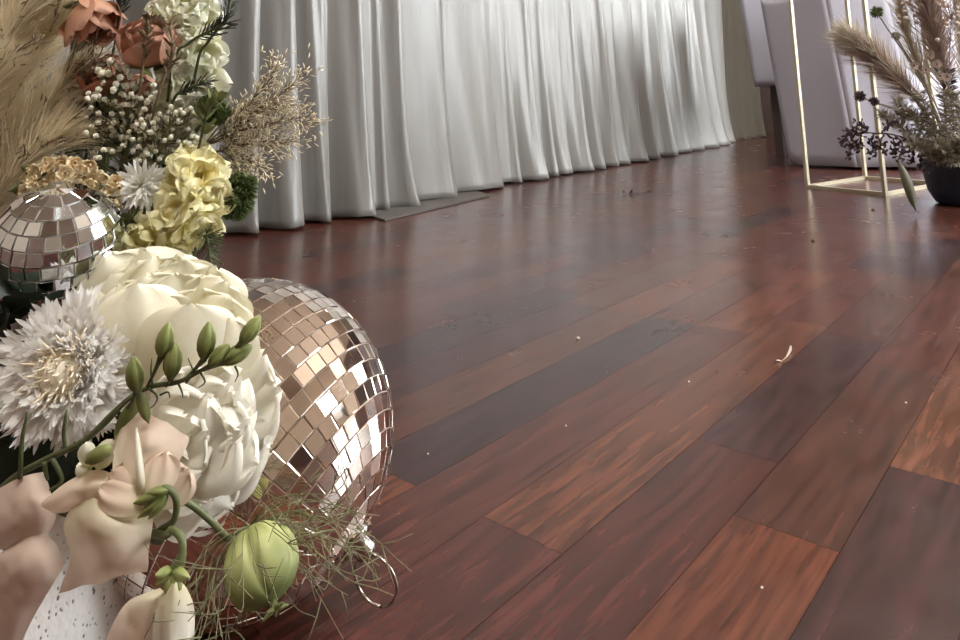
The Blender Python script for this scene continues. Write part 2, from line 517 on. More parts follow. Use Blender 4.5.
# plank tones (linear albedo)
T = dict(dark=(.066, .034, .033), purple=(.085, .034, .033), red=(.125, .040, .028), redb=(.145, .050, .033), brown=(.135, .056, .036),
         orange=(.20, .070, .034), light=(.195, .076, .038), tan=(.23, .105, .058))
KNOWN = {  # strip -> (end along, tone) going away from the camera, metres
    -1: [(.50, 'red'), (.93, 'dark'), (1.5, 'redb'), (2.2, 'brown')],
    0: [(.682, 'purple'), (.99, 'tan'), (1.42, 'redb'), (1.9, 'brown')],
    1: [(.537, 'orange'), (.925, 'brown'), (1.35, 'redb'), (1.75, 'brown'), (2.3, 'red')],
    2: [(.633, 'red'), (1.008, 'purple'), (1.40, 'brown'), (1.80, 'dark'), (2.3, 'redb')],
    3: [(.421, 'red'), (1.04, 'light'), (1.41, 'redb'), (1.72, 'dark'), (2.3, 'brown')],
    4: [(.25, 'redb'), (.95, 'redb'), (1.35, 'orange'), (1.9, 'redb')],
    5: [(.42, 'orange'), (.945, 'dark'), (1.4, 'redb'), (2.0, 'brown')],
    6: [(.3, 'red'), (.94, 'brown'), (1.36, 'light'), (1.9, 'red')],
    7: [(.94, 'purple'), (1.4, 'brown'), (2.1, 'redb')],
    8: [(.5, 'red'), (1.0, 'dark'), (1.6, 'red'), (2.1, 'dark')],
    9: [(.78, 'red'), (1.4, 'purple'), (2.0, 'red')],
    10: [(.6, 'purple'), (1.25, 'red'), (1.8, 'dark'), (2.4, 'red')],
    11: [(.9, 'red'), (1.5, 'purple'), (2.2, 'redb')],
}


def make_floor():
    w = .072; x_first = -.096
    me = bpy.data.meshes.new('floor'); vs, fs, tones, shifts = [], [], [], []
    k = int((x_first - XR) / w) - 1
    pr = random.Random(5)
    def quad(x0, x1, y0, y1, tone):
        g = .0002; i = len(vs)
        vs.extend([(x0 + g, y0 + g, 0), (x1 - g, y0 + g, 0), (x1 - g, y1 - g, 0), (x0 + g, y1 - g, 0)])
        fs.append((i, i + 1, i + 2, i + 3)); j = pr.uniform(.9, 1.1)
        tones.append([c * j * q_ for c, q_ in zip(tone, (.46, .38, .39))]); shifts.append((pr.uniform(0, 50), pr.uniform(0, 50), 0))
    while x_first - k * w > XL:
        x1 = x_first - k * w; x0 = x1 - w; y = YB
        for ye, tn in KNOWN.get(k, []):
            if y == YB:
                quad(x0, x1, y, -.4, T['red']); y = -.4
            quad(x0, x1, y, ye, T[tn]); y = ye
        if y == YB: y += pr.uniform(0, .4) - .4
        while y < YF:
            L = pr.choice((.38, .42, .5, .62)); tn = pr.choice(('red', 'redb', 'redb', 'brown', 'purple', 'dark', 'red'))
            quad(max(x0, XL), min(x1, XR), max(y, YB), min(y + L, YF), T[tn]); y += L
        k += 1
    i = len(vs)
    vs.extend([(XL, YB, -.0012), (XR, YB, -.0012), (XR, YF, -.0012), (XL, YF, -.0012)]); fs.append((i, i + 1, i + 2, i + 3))
    tones.append((.05, .022, .016)); shifts.append((0, 0, 0))
    me.from_pydata(vs, [], fs)
    a = me.attributes.new('tone', 'FLOAT_VECTOR', 'FACE'); a.data.foreach_set('vector', [c for t in tones for c in t])
    a = me.attributes.new('shift', 'FLOAT_VECTOR', 'FACE'); a.data.foreach_set('vector', [c for t in shifts for c in t])
    me.materials.append(MT['floor']); me.update()
    o = bpy.data.objects.new('floor', me); COL.objects.link(o); return structure(o)


make_floor()
m = MB(); m.box((XL - .1, YB - .1, 0), (XL, YF + .1, ZC)); structure(m.build('wall_left', 'wall', smooth=False))
m = MB(); m.box((XL, YB - .1, 0), (XR, YB, ZC)); structure(m.build('wall_back', 'wall', smooth=False))
m = MB(); m.box((XL - .1, YB - .1, ZC), (XR + .1, YF + .1, ZC + .1)); structure(m.build('ceiling', 'ceiling', smooth=False))
WIN = [(2.3, 3.7), (4.3, 5.7)]
FWIN = [(.1, 1.3)]
WZ0, WZ1 = .7, 2.5
m = MB()
m.box((XR, YB - .1, 0), (XR + .1, YF + .1, WZ0)); m.box((XR, YB - .1, WZ1), (XR + .1, YF + .1, ZC))
ys = [YB - .1] + [q for w_ in WIN for q in w_] + [YF + .1]
for a, b in zip(ys[::2], ys[1::2]): m.box((XR, a, WZ0), (XR + .1, b, WZ1))
structure(m.build('wall_right', 'wall', smooth=False))
for n_, (a, b) in enumerate(WIN):
    f = MB()
    for y in (a, (a + b) / 2 - .02, b - .05): f.box((XR - .01, y, WZ0), (XR + .07, y + .05, WZ1))
    for z in (WZ0, (WZ0 + WZ1) / 2, WZ1 - .05): f.box((XR - .01, a, z), (XR + .07, b, z + .05))
    fo = structure(f.build('window_%d' % (n_ + 1), 'frame', smooth=False))
    g = MB(); g.box((XR + .072, a, WZ0), (XR + .085, b, WZ1)); structure(g.build('pane', 'day', fo, smooth=False))
m = MB()
m.box((XL, YF, 0), (XR, YF + .1, WZ0)); m.box((XL, YF, WZ1), (XR, YF + .1, ZC))
xs = [XL] + [q for w_ in FWIN for q in w_] + [XR]
for a, b in zip(xs[::2], xs[1::2]): m.box((a, YF, WZ0), (b, YF + .1, WZ1))
structure(m.build('wall_far', 'dark_wall', smooth=False))
for n_, (a, b) in enumerate(FWIN):
    f = MB()
    for x in (a, (a + b) / 2 - .02, b - .05): f.box((x, YF - .01, WZ0), (x + .05, YF + .07, WZ1))
    for z in (WZ0, (WZ0 + WZ1) / 2, WZ1 - .05): f.box((a, YF - .01, z), (b, YF + .07, z + .05))
    fo = structure(f.build('window_%d' % (n_ + 1 + len(WIN)), 'frame', smooth=False))
    g = MB(); g.box((a, YF + .072, WZ0), (b, YF + .085, WZ1)); structure(g.build('pane', 'day', fo, smooth=False))
for nm, a, b in (('baseboard_left', (XL, YB, 0), (XL + .015, YF, .09)), ('baseboard_far', (XL + .015, YF - .015, 0), (XR - .015, YF, .09)),
                 ('baseboard_right', (XR - .015, YB, 0), (XR, YF, .09)), ('baseboard_back', (XL + .015, YB, 0), (XR - .015, YB + .015, .09))):
    m = MB(); m.box(a, b); structure(m.build(nm, 'skirting', smooth=False))


# ------------------------------------------------------------------ curtains
def curtain(name, edges, m_, label, top=2.55, amp=(.035, .055)):
    """edges: floor points of the creases between folds; each fold swells into the room between two creases"""
    rows = []; NZ = 34; pr = random.Random(len(edges) * 7)
    ph = [pr.uniform(0, 6.28) for _ in edges]; bul = [pr.uniform(*amp) for _ in edges]; skew = [pr.uniform(.64, .86) for _ in edges]
    for iz in range(NZ + 1):
        u = iz / NZ; z = top * u ** 1.35; row = []
        low = math.exp(-z / .10); fl = math.exp(-z / .5)
        for k in range(len(edges) - 1):
            a, b = edges[k], edges[k + 1]; d = b - a; L = d.length; n = V((d.y, -d.x, 0)).normalized()
            for j in range(10):
                s = j / 10
                q = s ** (math.log(.5) / math.log(skew[k]))
                lobe = math.sin(PI * q) ** .75
                dep = bul[k] * min(1.35, L / .13) * (.55 + .45 * math.sin(ph[k] + z * 2.1) * .5 + .5 * fl) * lobe
                dep += .006 * math.sin(2 * PI * s * 2 + ph[k] + z * 3) * lobe * (1 + fl)
                dep += low * .018 * lobe * (1 + .5 * math.sin(ph[k] * 3))
                lat = .012 * math.sin(z * 1.9 + ph[k] * 2) * math.sin(PI * s) + .05 * L * fl * math.sin(ph[k])
                p = a + d * s + n * dep + d.normalized() * lat
                zz = max(.0025, z + (.0035 + .006 * abs(math.sin(ph[k] + 3 * s))) * (1 - u))
                row.append(V((p.x, p.y, zz)))
        row.append(V((edges[-1].x, edges[-1].y, max(.003, z))))
        rows.append(row)
    c0 = edges[len(edges) // 2]
    b = MB(); b.grid(rows)
    o = b.build(name, m_, origin=V((c0.x, c0.y, 0)))
    sol = o.modifiers.new('thickness', 'SOLIDIFY'); sol.thickness = .0015; sol.offset = 0
    return tag(o, label, 'curtain', 'drapes along the left wall')


def base_line(xs):
    ctrl = [(0, 262), (218, 236), (292, 224.5), (361, 214), (443, 196), (514, 181.5), (605, 166.5), (680, 152), (727, 142)]
    out = []
    for x in xs:
        for (x0, y0), (x1, y1) in zip(ctrl, ctrl[1:]):
            if x <= x1: break
        out.append(gnd(x, y0 + (y1 - y0) * (x - x0) / (x1 - x0)))
    return out


E1 = base_line([10, 60, 105, 160, 214, 252, 292, 323.5, 361, 378, 400, 443])
E2 = base_line([443, 494, 511, 531, 548, 562.5, 578, 592, 605, 617.5, 632, 646.7, 662, 679, 690, 701.7, 714, 727])
E3 = [gnd(727, 141.5), gnd(736, 140.3), gnd(746, 139.2), gnd(757, 138), gnd(768, 137)]
E3 = [p + (V((-.05, 0, 0)) if k else V((-.03, 0.02, 0))) for k, p in enumerate(E3)]
curtain('curtain', E1, 'drape', 'wide ivory satin curtain behind the flowers, hem resting by the grey board', amp=(.06, .10))
curtain('curtain', E2, 'drape', 'bright ivory satin curtain in narrow folds beyond the grey board', amp=(.05, .085))
curtain('curtain', E3, 'taupe', 'dark taupe curtain at the far end beside the white tablecloths', amp=(.03, .05))
m = MB(); p0, p1 = E1[0] + V((-.0, -.1, 2.58)), E3[-1] + V((0, .1, 2.58))
m.tube([p0, p1], .015, 10); o = m.build('curtain_rail', 'chrome', origin=(p0 + p1) / 2); tag(o, 'thin metal rail carrying the curtains along the left wall', 'curtain rail')

# grey board under the curtain hem
c = [gnd(357, 214), gnd(385, 221.5), gnd(490, 196.5), gnd(470, 190)]
m = MB(); lo = [m.vert(p + V((0, 0, .001))) for p in c]; hi = [m.vert(p + V((0, 0, .006))) for p in c]
m.face(*hi); m.face(*reversed(lo))
for k in range(4): m.face(lo[k], lo[(k + 1) % 4], hi[(k + 1) % 4], hi[k])
tag(m.build('floor_board', 'board', smooth=False, origin=(c[0] + c[2]) / 2), 'thin flat grey board lying on the floor under the curtain hem', 'board')


# ------------------------------------------------------------------ draped tables and gold frame
def quad_sheet(mb, bl, br, tl, tr, nx=10, nz=14, wav=.006):
    rows = []
    n = (br - bl).cross(tl - bl).normalized(); ph = rnd.uniform(0, 6)
    for i in range(nz + 1):
        u = i / nz; row = []
        for j in range(nx + 1):
            s = j / nx
            p = bl.lerp(br, s).lerp(tl.lerp(tr, s), u)
            row.append(p + n * wav * (1 - u) * math.sin(5 * s + ph) * math.sin(PI * s))
        rows.append(row)
    mb.grid(rows)


def draped_table(label, cloth_label, P, zb, zt, back, group):
    """P: left, corner and right floor points of the two visible cloth faces; back: vector to the far side"""
    a, b, c = P
    cen = (a + c) / 2 + back * .5; root = thing('table', V((cen.x, cen.y, 0)), label, 'table', group)
    inn = lambda p: V((p.x, p.y, 0)).lerp(V((cen.x, cen.y, 0)), .12)
    corners = [inn(a), inn(b), inn(c), inn(a + back), inn(c + back)]
    m = MB(); tp = [m.vert(V((p.x, p.y, zt - .006))) for p in (corners[0], corners[1], corners[2], corners[4], corners[3])]
    bt = [m.vert(V((p.x, p.y, zt - .03))) for p in (corners[0], corners[1], corners[2], corners[4], corners[3])]
    m.face(*tp); m.face(*reversed(bt))
    for k in range(5): m.face(bt[k], bt[(k + 1) % 5], tp[(k + 1) % 5], tp[k])
    m.build('table_top', 'tablewood', root, smooth=False)
    for p in (corners[0], corners[2], corners[3], corners[4]):
        q = p.lerp(V((cen.x, cen.y, 0)), .1); m = MB(); m.bar(q, q + V((0, 0, zt - .03)), .04, (0, 1, 0)); m.build('leg', 'tablewood', root, smooth=False)
    # cloth
    m = MB()
    A, B, C = [V((p.x, p.y, zb)) for p in (a, b, c)]
    return A, B, C, root


def cloth(name, label, faces, top, org):
    m = MB()
    for f in faces: quad_sheet(m, *f)
    i = [m.vert(p) for p in top]; m.face(*i)
    o = m.build(name, 'linen', origin=org)
    s = o.modifiers.new('thickness', 'SOLIDIFY'); s.thickness = .002; s.offset = 0
    return tag(o, label, 'tablecloth', 'white tablecloths at the far right')


def lift(px, zt, dpt):
    """point seen at pixel column px on the frame's upper rim, carried on to height zt at depth dpt"""
    p = at(px, 0, dpt); q = at(px, 8, dpt); d = (p - q); return p + d * ((zt - p.z) / d.z)


def simple_table(label, corners, zt):
    cen = sum(corners, V((0, 0, 0))) / len(corners); root = thing('table', V((cen.x, cen.y, 0)), label, 'table')
    ins = [V((p.x, p.y, 0)).lerp(V((cen.x, cen.y, 0)), .06) for p in corners]
    m = MB(); hi = [m.vert(p + V((0, 0, zt - .004))) for p in ins]; lo = [m.vert(p + V((0, 0, zt - .03))) for p in ins]
    m.face(*hi); m.face(*reversed(lo))
    for k in range(4): m.face(lo[k], lo[(k + 1) % 4], hi[(k + 1) % 4], hi[k])
    m.build('table_top', 'tablewood', root, smooth=False)
    for p in ins:
        q = p.lerp(V((cen.x, cen.y, 0)), .45); m = MB(); m.bar(q, q + V((0, 0, zt - .03)), .045, (0, 1, 0)); m.build('leg', 'tablewood', root, smooth=False)


ZT = .80
D1_ = 3.36
near = dict(a=gnd(790, 167), b=gnd(858, 170), c=gnd(925, 170))
zb = .012
A, B, C = [p + V((0, 0, zb)) for p in (near['a'], near['b'], near['c'])]
dA, dB, dC = [(p - EYE).dot(FW) for p in (A, B, C)]
TA, TB, TC = lift(760, ZT, dA + .12), lift(823, ZT, dB + .12), lift(884, ZT, dC + .14)
bk = V((.25, 1.0, 0)).normalized() * .7
sheets = [(A, B, TA, TB), (B, C, TB, TC), (A + bk, A, TA + bk, TA), (C, C + bk, TC, TC + bk), (C + bk, A + bk, TC + bk, TA + bk)]
m = MB()
# rounded lower left corner of the front face
rows = []
for i in range(17):
    u = i / 16; row = []
    for j in range(15):
        s = j / 14; uu = u + (1 - u) * .05 * max(0, 1 - s / .16) ** 2
        row.append(A.lerp(B, s).lerp(TA.lerp(TB, s), uu) - FW * .004 * math.sin(4 * s + 1) * (1 - u) * math.sin(PI * s))
    rows.append(row)
m.grid(rows)
for f in sheets[1:]: quad_sheet(m, *f)
m.face(*[m.vert(p) for p in (TA, TB, TC, TC + bk, TA + bk)])
o = m.build('tablecloth', 'linen', origin=V((A.x, A.y, 0)))
s_ = o.modifiers.new('thickness', 'SOLIDIFY'); s_.thickness = .002; s_.offset = 0
tag(o, 'long white tablecloth hanging almost to the floor behind the gold frame', 'tablecloth', 'white tablecloths at the far right')
simple_table('table hidden under the long white cloth behind the gold frame', [TA.lerp(TB, .5) + V((.06, .05, 0)), TC, TC + bk, TA + bk], ZT)

d2 = 4.0
A2, B2 = at(755, 87, d2), at(800, 88, d2 - .15)
z2 = A2.z; B2.z = z2
TA2, TB2 = lift(739, .92, d2 + .06), lift(790, .92, d2 - .1)
bk2 = V((.3, 1, 0)).normalized() * .6
m = MB()
for f in ((A2, B2, TA2, TB2), (A2 + bk2, A2, TA2 + bk2, TA2), (B2, B2 + bk2, TB2, TB2 + bk2), (B2 + bk2, A2 + bk2, TB2 + bk2, TA2 + bk2)): quad_sheet(m, *f, wav=.003)
m.face(*[m.vert(p) for p in (TA2, TB2, TB2 + bk2, TA2 + bk2)])
o = m.build('tablecloth', 'linen', origin=V((A2.x, A2.y, z2)))
s_ = o.modifiers.new('thickness', 'SOLIDIFY'); s_.thickness = .002; s_.offset = 0
tag(o, 'short white tablecloth ending high above the floor, between taupe curtain and long cloth', 'tablecloth', 'white tablecloths at the far right')
simple_table('tall dark table under the short white cloth', [TA2, TB2, TB2 + bk2, TA2 + bk2], .92)

# gold frame
fa, fb, fc = gnd(808, 188), gnd(885.5, 196), gnd(865.5, 179)
e1 = fb - fa; e2 = fc - fa
FH, BW = 1.02, .0115
root = thing('display_frame', (fa + fb + e2) / 2 + e2 * 0, 'slim gold metal open frame plinth standing on the floor beside the dark flower pot', 'display stand')
root.location = (fa + fb + fc + (fb + e2)) / 4
cs = [fa, fb, fb + e2, fc]
for p in cs:
    m = MB(); m.bar(p + V((0, 0, 0)), p + V((0, 0, FH)), BW, e1); m.build('post', 'gold', root, smooth=False)
for z, nm in ((BW / 2, 'bottom_rail'), (FH - BW / 2, 'top_rail')):
    for k in range(4):
        p, q = cs[k], cs[(k + 1) % 4]; d = (q - p).normalized() * BW / 2
        m = MB(); m.bar(p + d + V((0, 0, z)), q - d + V((0, 0, z)), BW * .98); m.build(nm, 'gold', root, smooth=False)


# ------------------------------------------------------------------ mirror balls
def mirror_ball(root, C, R, axis, tile, mname, jit=1.4, seed=3, gap=.07, thick=.0011):
    pr = random.Random(seed)
    axis = V(axis).normalized(); nx = axis.orthogonal().normalized(); ny = axis.cross(nx)
    core = MB(); core.ball(C, R - thick * 1.15, 64, 48, axis=axis); core.build('core', 'grout', root)
    rows = max(3, round(PI * R / tile)); tb = MB()
    for i in range(rows):
        la = -PI / 2 + PI * (i + .5) / rows
        n = max(3, round(2 * PI * R * math.cos(la) / tile)); off = pr.uniform(0, 1)
        for k in range(n):
            lo = 2 * PI * (k + off) / n
            rad = math.cos(lo) * nx + math.sin(lo) * ny
            nn = rad * math.cos(la) + axis * math.sin(la)
            ex = axis.cross(rad).normalized(); ey = nn.cross(ex)
            j1, j2 = math.radians(pr.gauss(0, jit)), math.radians(pr.gauss(0, jit))
            nn2 = (nn + ex * math.tan(j1) + ey * math.tan(j2)).normalized(); ex2 = (ex - nn2 * ex.dot(nn2)).normalized(); ey2 = nn2.cross(ex2)
            wx = PI * R * math.cos(la) / n * (1 - gap); wx1 = PI * R * math.cos(la + PI / 2 / rows) / n * (1 - gap); wx0 = PI * R * math.cos(la - PI / 2 / rows) / n * (1 - gap)
            hy = PI * R / rows / 2 * (1 - gap)
            c0 = V(C) + nn * (R - .0004); tb.cs = pr.random()
            be = min(wx, hy) * .07
            ring = lambda e, z: [c0 + nn2 * z + ex2 * sx * (max(w_ - e, .0002)) + ey2 * sy * (hy - e) for sx, sy, w_ in ((-1, -1, wx0), (1, -1, wx0), (1, 1, wx1), (-1, 1, wx1))]
            a = [tb.vert(p) for p in ring(0, -thick)]; b = [tb.vert(p) for p in ring(0, -be * .5)]; c = [tb.vert(p) for p in ring(be, 0)]
            for u_, v_ in ((a, b), (b, c)):
                for q in range(4): tb.face(u_[q], u_[(q + 1) % 4], v_[(q + 1) % 4], v_[q])
            tb.face(*c)
    return tb.build('mirror_tiles', mname, root, smooth=False)


BC = EYE + (FW + (244 - 480) / F_PX * RT - (436 - PY) / F_PX * UP).normalized() * .5495
BR = BC.z - .0012
capdir = at(368, 553, 1.0) - EYE; capdir.normalize()
tcl = (BC - EYE).dot(capdir); near_p = EYE + capdir * tcl
capax = (near_p - BC).normalized() * .97 - (BC - EYE).normalized() * .12
capax.normalize()
root = thing('disco_ball', V((BC.x, BC.y, 0)), 'large mirrored disco ball lying on the wooden floor with its ring end down', 'disco ball')
mirror_ball(root, BC, BR, capax, .0105, 'rosemirror', jit=1.1, seed=5, gap=.05)
m = MB(); q = BC + capax * (BR - .002)
m.lathe(q, capax, [(.0105, 0), (.0105, .003), (.0065, .0038), (.0062, .011), (.0048, .0125), (.003, .0135)], 20); cap = m.build('cap', 'chrome', root)
rc = q + capax * .012 + ax(.28, -.9, .2) * .0140
rx = ax(.2, -.9, .1); ry = ax(.75, .5, .35); ry = (ry - rx * ry.dot(rx)).normalized()
m = MB(); m.tube([rc + .0145 * (math.cos(2 * PI * k / 40) * rx + math.sin(2 * PI * k / 40) * ry) for k in range(40)] + [rc + .0145 * rx], .0009, 8)
m.build('hanging_ring', 'chrome', root)

SD = .40
SCN = at(59, 241, SD); SR = 59 / F_PX * SD
sax = (UP * .95 + RT * .10 - FW * .22).normalized()
P0 = at(15, 612, .375)
POT = V((P0.x, P0.y, 0)); PR, PH = .060, .115
MOUTH = POT + V((0, 0, PH - .004))
soil = lambda dx=0, dy=0: MOUTH + RT * dx + V((FW.x, FW.y, 0)) * dy
sb = soil(.005, .02)
root = thing('disco_ball', sb, 'small silver mirrored disco ball on a brown stick among the flowers', 'disco ball')
mirror_ball(root, SCN, SR, sax, .0079, 'mirror', jit=4.2, seed=8, gap=.09)
m = MB(); m.tube(bez([SCN - sax * (SR - .002) + RT * -.009, SCN - UP * (SR + .03) - RT * .02, sb], 8), .0022, 8); m.build('stick', 'wick', root)


# ------------------------------------------------------------------ white speckled planter
root = thing('planter', POT, 'white speckled planter at the lower left under the blush petals', 'planter')
m = MB(); m.lathe(POT, (0, 0, 1), [(PR * .82, .0005), (PR * .86, .004), (PR * .95, PH * .5), (PR, PH - .003), (PR - .001, PH), (PR - .006, PH), (PR - .0075, PH - .01), (PR * .85, PH - .03)], 64)
m.build('pot_body', 'speckle', root)
m = MB(); prof = []  # dark dome added so the gaps between the flowers look shaded
for i in range(12):
    a = PI / 2 * i / 11; prof.append((max(.001, (PR - .012) * math.cos(a)), PH - .018 + .075 * math.sin(a)))
m.lathe(POT, (0, 0, 1), prof, 40); m.build('dark_filler_dome', 'gap_filler', root)


# ------------------------------------------------------------------ flower helpers
def stem(mb, head, axis, base, r=.0013, reach=.05, n=6):
    head, axis, base = V(head), V(axis), V(base)
    L = (head - base).length
    mb.tube(bez([head, head - axis * min(reach, L * .5), base + V((0, 0, L * .4)), base], 14), r, n)


def flower(name, label, cat, base, group=None):
    return thing(name, base, label, cat, group)


def leaf(mb, base, tip, width, nrm, bulge=.002, cup=.002, pk=.45):
    mb.petal(base, tip, width, nrm, bulge, cup, .0004, pk=pk, sharp=.9, nu=8, nv=4, w0=.08)


def ribbons(mb, axis_pts, n, ln, spread, w, droop=.15, start=0., taper=True, k=3):
    """fine hairs along a curve"""
    m_ = len(axis_pts) - 1
    for _ in range(n):
        t = start + (1 - start) * rnd.random() ** .85
        f = t * m_; i = min(int(f), m_ - 1); p = axis_pts[i].lerp(axis_pts[i + 1], f - i); d = (axis_pts[i + 1] - axis_pts[i]).normalized()
        q = rvec(); q = (q - d * q.dot(d)).normalized()
        sp_ = spread * rnd.uniform(.3, 1.1); l = ln * rnd.uniform(.5, 1.15) * ((.45 + .9 * math.sin(PI * min(1, .12 + .8 * t))) if taper else 1)
        e = (d * math.cos(sp_) + q * math.sin(sp_)).normalized()
        pts = []
        for j in range(k + 1):
            u = j / k; pts.append(p + e * l * u + d * l * .12 * u * u - V((0, 0, 1)) * droop * l * u * u)
        side = e.cross(rvec()); side = side.normalized() if side.length > 1e-4 else e.orthogonal().normalized()
        mb.cs = rnd.random(); mb.ribbon(pts, w, side)


def spikelets(mb, p, d, n, ln, r):
    for _ in range(n):
        e = (d + rvec() * .8).normalized(); q = p + rvec() * ln * .6; mb.cs = rnd.random()
        mb.tube([q, q + e * ln * .5, q + e * ln], [r * .5, r, r * .2], 4)


# ------------------------------------------------------------------ peonies
CAMD = lambda p: (EYE - V(p)).normalized()


def px_petals(mb, lst, d0):
    """(base x,y,dd  tip x,y,dd  width px, bulge px, cup px, ruffle px, pk) depth offsets in mm"""
    for (bx, by, bd, tx, ty, td, w, bu, cu, ru, pk) in lst:
        k = d0 / F_PX
        b = at(bx, by, d0 + bd / 1000); t = at(tx, ty, d0 + td / 1000)
        mb.petal(b, t, w * k, CAMD((b + t) / 2), bu * k, cu * k, ru * k, rf=rnd.uniform(4.5, 8.5), pk=pk, sharp=.5, nu=18, nv=18, jag=ru * k * .4)


b0 = soil(.03, .01)
root = flower('peony', 'large smooth cream peony between the white cornflower and the big disco ball', 'flower', b0, 'cream and white peonies')
d0 = .372
m = MB()
px_petals(m, [  # outer guard petals
    (165, 375, 22, 108, 254, 16, 96, 4, 16, 4, .66), (170, 375, 26, 140, 249, 24, 92, 3, 10, 5, .7), (178, 375, 30, 178, 254, 24, 88, 4, 8, 5, .7),
    (182, 375, 24, 214, 268, 18, 88, 5, 12, 5, .68), (182, 378, 16, 226, 280, 8, 82, 5, 14, 5, .66), (178, 382, 6, 234, 312, 2, 84, 8, 14, 4, .66), (158, 388, 2, 82, 296, 4, 92, 9, 16, 3, .62)], d0)
px_petals(m, [(146, 410, -6, 136, 284, -16, 88, 13, 20, 1.5, .6), (184, 414, -8, 190, 305, -20, 92, 13, 22, 2, .62), (208, 398, -4, 230, 318, -8, 72, 10, 14, 3, .6)], d0)
m.build('outer_petals', 'peony', root)
m = MB()
for (tx, ty, td, w, tc, bl) in ((110, 272, 14, 74, 4, 5), (130, 262, 18, 84, 4, 4), (156, 258, 20, 84, 5, 3), (184, 262, 18, 80, 5, 3), (206, 272, 14, 76, 5, 4),
                                (122, 284, 6, 70, 6, 5), (148, 274, 8, 80, 7, 5), (176, 274, 8, 78, 7, 5), (202, 284, 4, 74, 6, 6), (226, 296, 2, 66, 5, 7),
                                (140, 294, -2, 66, 7, 6), (168, 290, -4, 74, 8, 6), (196, 298, -6, 70, 7, 7), (220, 312, -6, 60, 5, 7)):
    k_ = d0 / F_PX; b_ = at(150 + .45 * (tx - 110), 366, d0 + .006); t_ = at(tx + rnd.uniform(-3, 3), ty + rnd.uniform(-3, 3), d0 + td / 1000)
    m.petal(b_, t_, w * k_, CAMD(b_), bl * k_, 9 * k_, 4.5 * k_, rf=rnd.uniform(4, 7), pk=.72, sharp=.5, nu=18, nv=18, jag=1.6 * k_, tipcurl=tc * k_)
m.build('inner_petals', 'peony', root)
m = MB(); stem(m, at(172, 380, d0 + .012), ax(.2, .8, .2), b0, .0024); m.build('stem', 'stem', root)

b0 = soil(.035, -.005)
root = flower('peony', 'ruffled white peony low in front of the big disco ball', 'flower', b0, 'cream and white peonies')
d0 = .362
m = MB()
px_petals(m, [
    (165, 440, 14, 262, 352, 14, 102.48, 2.25, 6, 8, 0.68), (165, 440, 16, 278, 388, 12, 97.6, 2.7, 5, 8, 0.7), (165, 445, 14, 272, 428, 10, 95.16, 2.7, 6, 8, 0.7), (165, 450, 12, 268, 452, 6, 92.72, 2.7, 6, 9.6, 0.7),
    (160, 450, 12, 246, 482, 6, 92.72, 2.7, 5, 8, 0.7), (160, 450, 12, 240, 508, 4, 80.52, 2.7, 6, 8, 0.68), (158, 450, 8, 208, 512, 2, 75.64, 2.7, 6, 8, 0.66), (160, 440, 18, 212, 345, 16, 97.6, 1.8, 6, 8, 0.68)], d0)
m.build('outer_petals', 'peony2', root)
m = MB()
px_petals(m, [
    (165, 445, 2, 240, 376, -2, 85.4, 3.6, 6, 8, 0.66), (165, 450, 2, 252, 408, -2, 85.4, 3.6, 5, 6.4, 0.68), (165, 445, 0, 196, 374, -4, 75.64, 3.6, 5, 6.4, 0.66), (160, 450, 0, 236, 440, -6, 75.64, 4.05, 7, 6.4, 0.68),
    (160, 455, 0, 232, 470, -4, 73.2, 3.6, 6, 8, 0.68), (158, 452, -2, 215, 398, -10, 68.32, 4.05, 7, 4.8, 0.64), (158, 455, -2, 212, 432, -12, 65.88, 4.05, 6, 4.8, 0.66), (152, 450, -4, 182, 400, -12, 61, 3.6, 5, 4.8, 0.62),
    (158, 460, -2, 212, 488, -6, 61, 3.6, 6, 8, 0.66), (150, 470, -10, 206, 398, -18, 84, 6, 9, 6, .66), (150, 474, -10, 242, 432, -14, 86, 6, 9, 7, .68), (150, 476, -10, 214, 500, -12, 80, 6, 9, 7, .68), (155, 455, -4, 192, 446, -14, 56.12, 3.6, 6, 4.8, 0.64)], d0)
for (r_, angs, dd) in ((96, (-72, -44, -16, 12, 40, 66), -6), (72, (-66, -34, -4, 26, 56), -13), (48, (-55, -15, 28, 62), -19), (26, (-40, 20), -23)):
    for an in angs:
        k_ = d0 / F_PX; th = math.radians(an + rnd.uniform(-6, 6)); bx, by = 158 + r_ * .10, 446
        b_ = at(bx, by, d0 + (dd + 4) / 1000); t_ = at(bx + r_ * rnd.uniform(.92, 1.06) * math.cos(th), by + r_ * .92 * math.sin(th), d0 + dd / 1000)
        m.petal(b_, t_, rnd.uniform(50, 62) * k_, CAMD(b_) + RT * .25, 4 * k_, 5 * k_, 4.2 * k_, rf=rnd.uniform(5, 9), pk=.72, sharp=.48, nu=18, nv=18, jag=2.6 * k_, tipcurl=7 * k_)
m.build('inner_petals', 'peony2', root)
m = MB(); stem(m, at(166, 446, d0 + .014), ax(.8, .1, .1), b0, .0022); m.build('stem', 'stem', root)

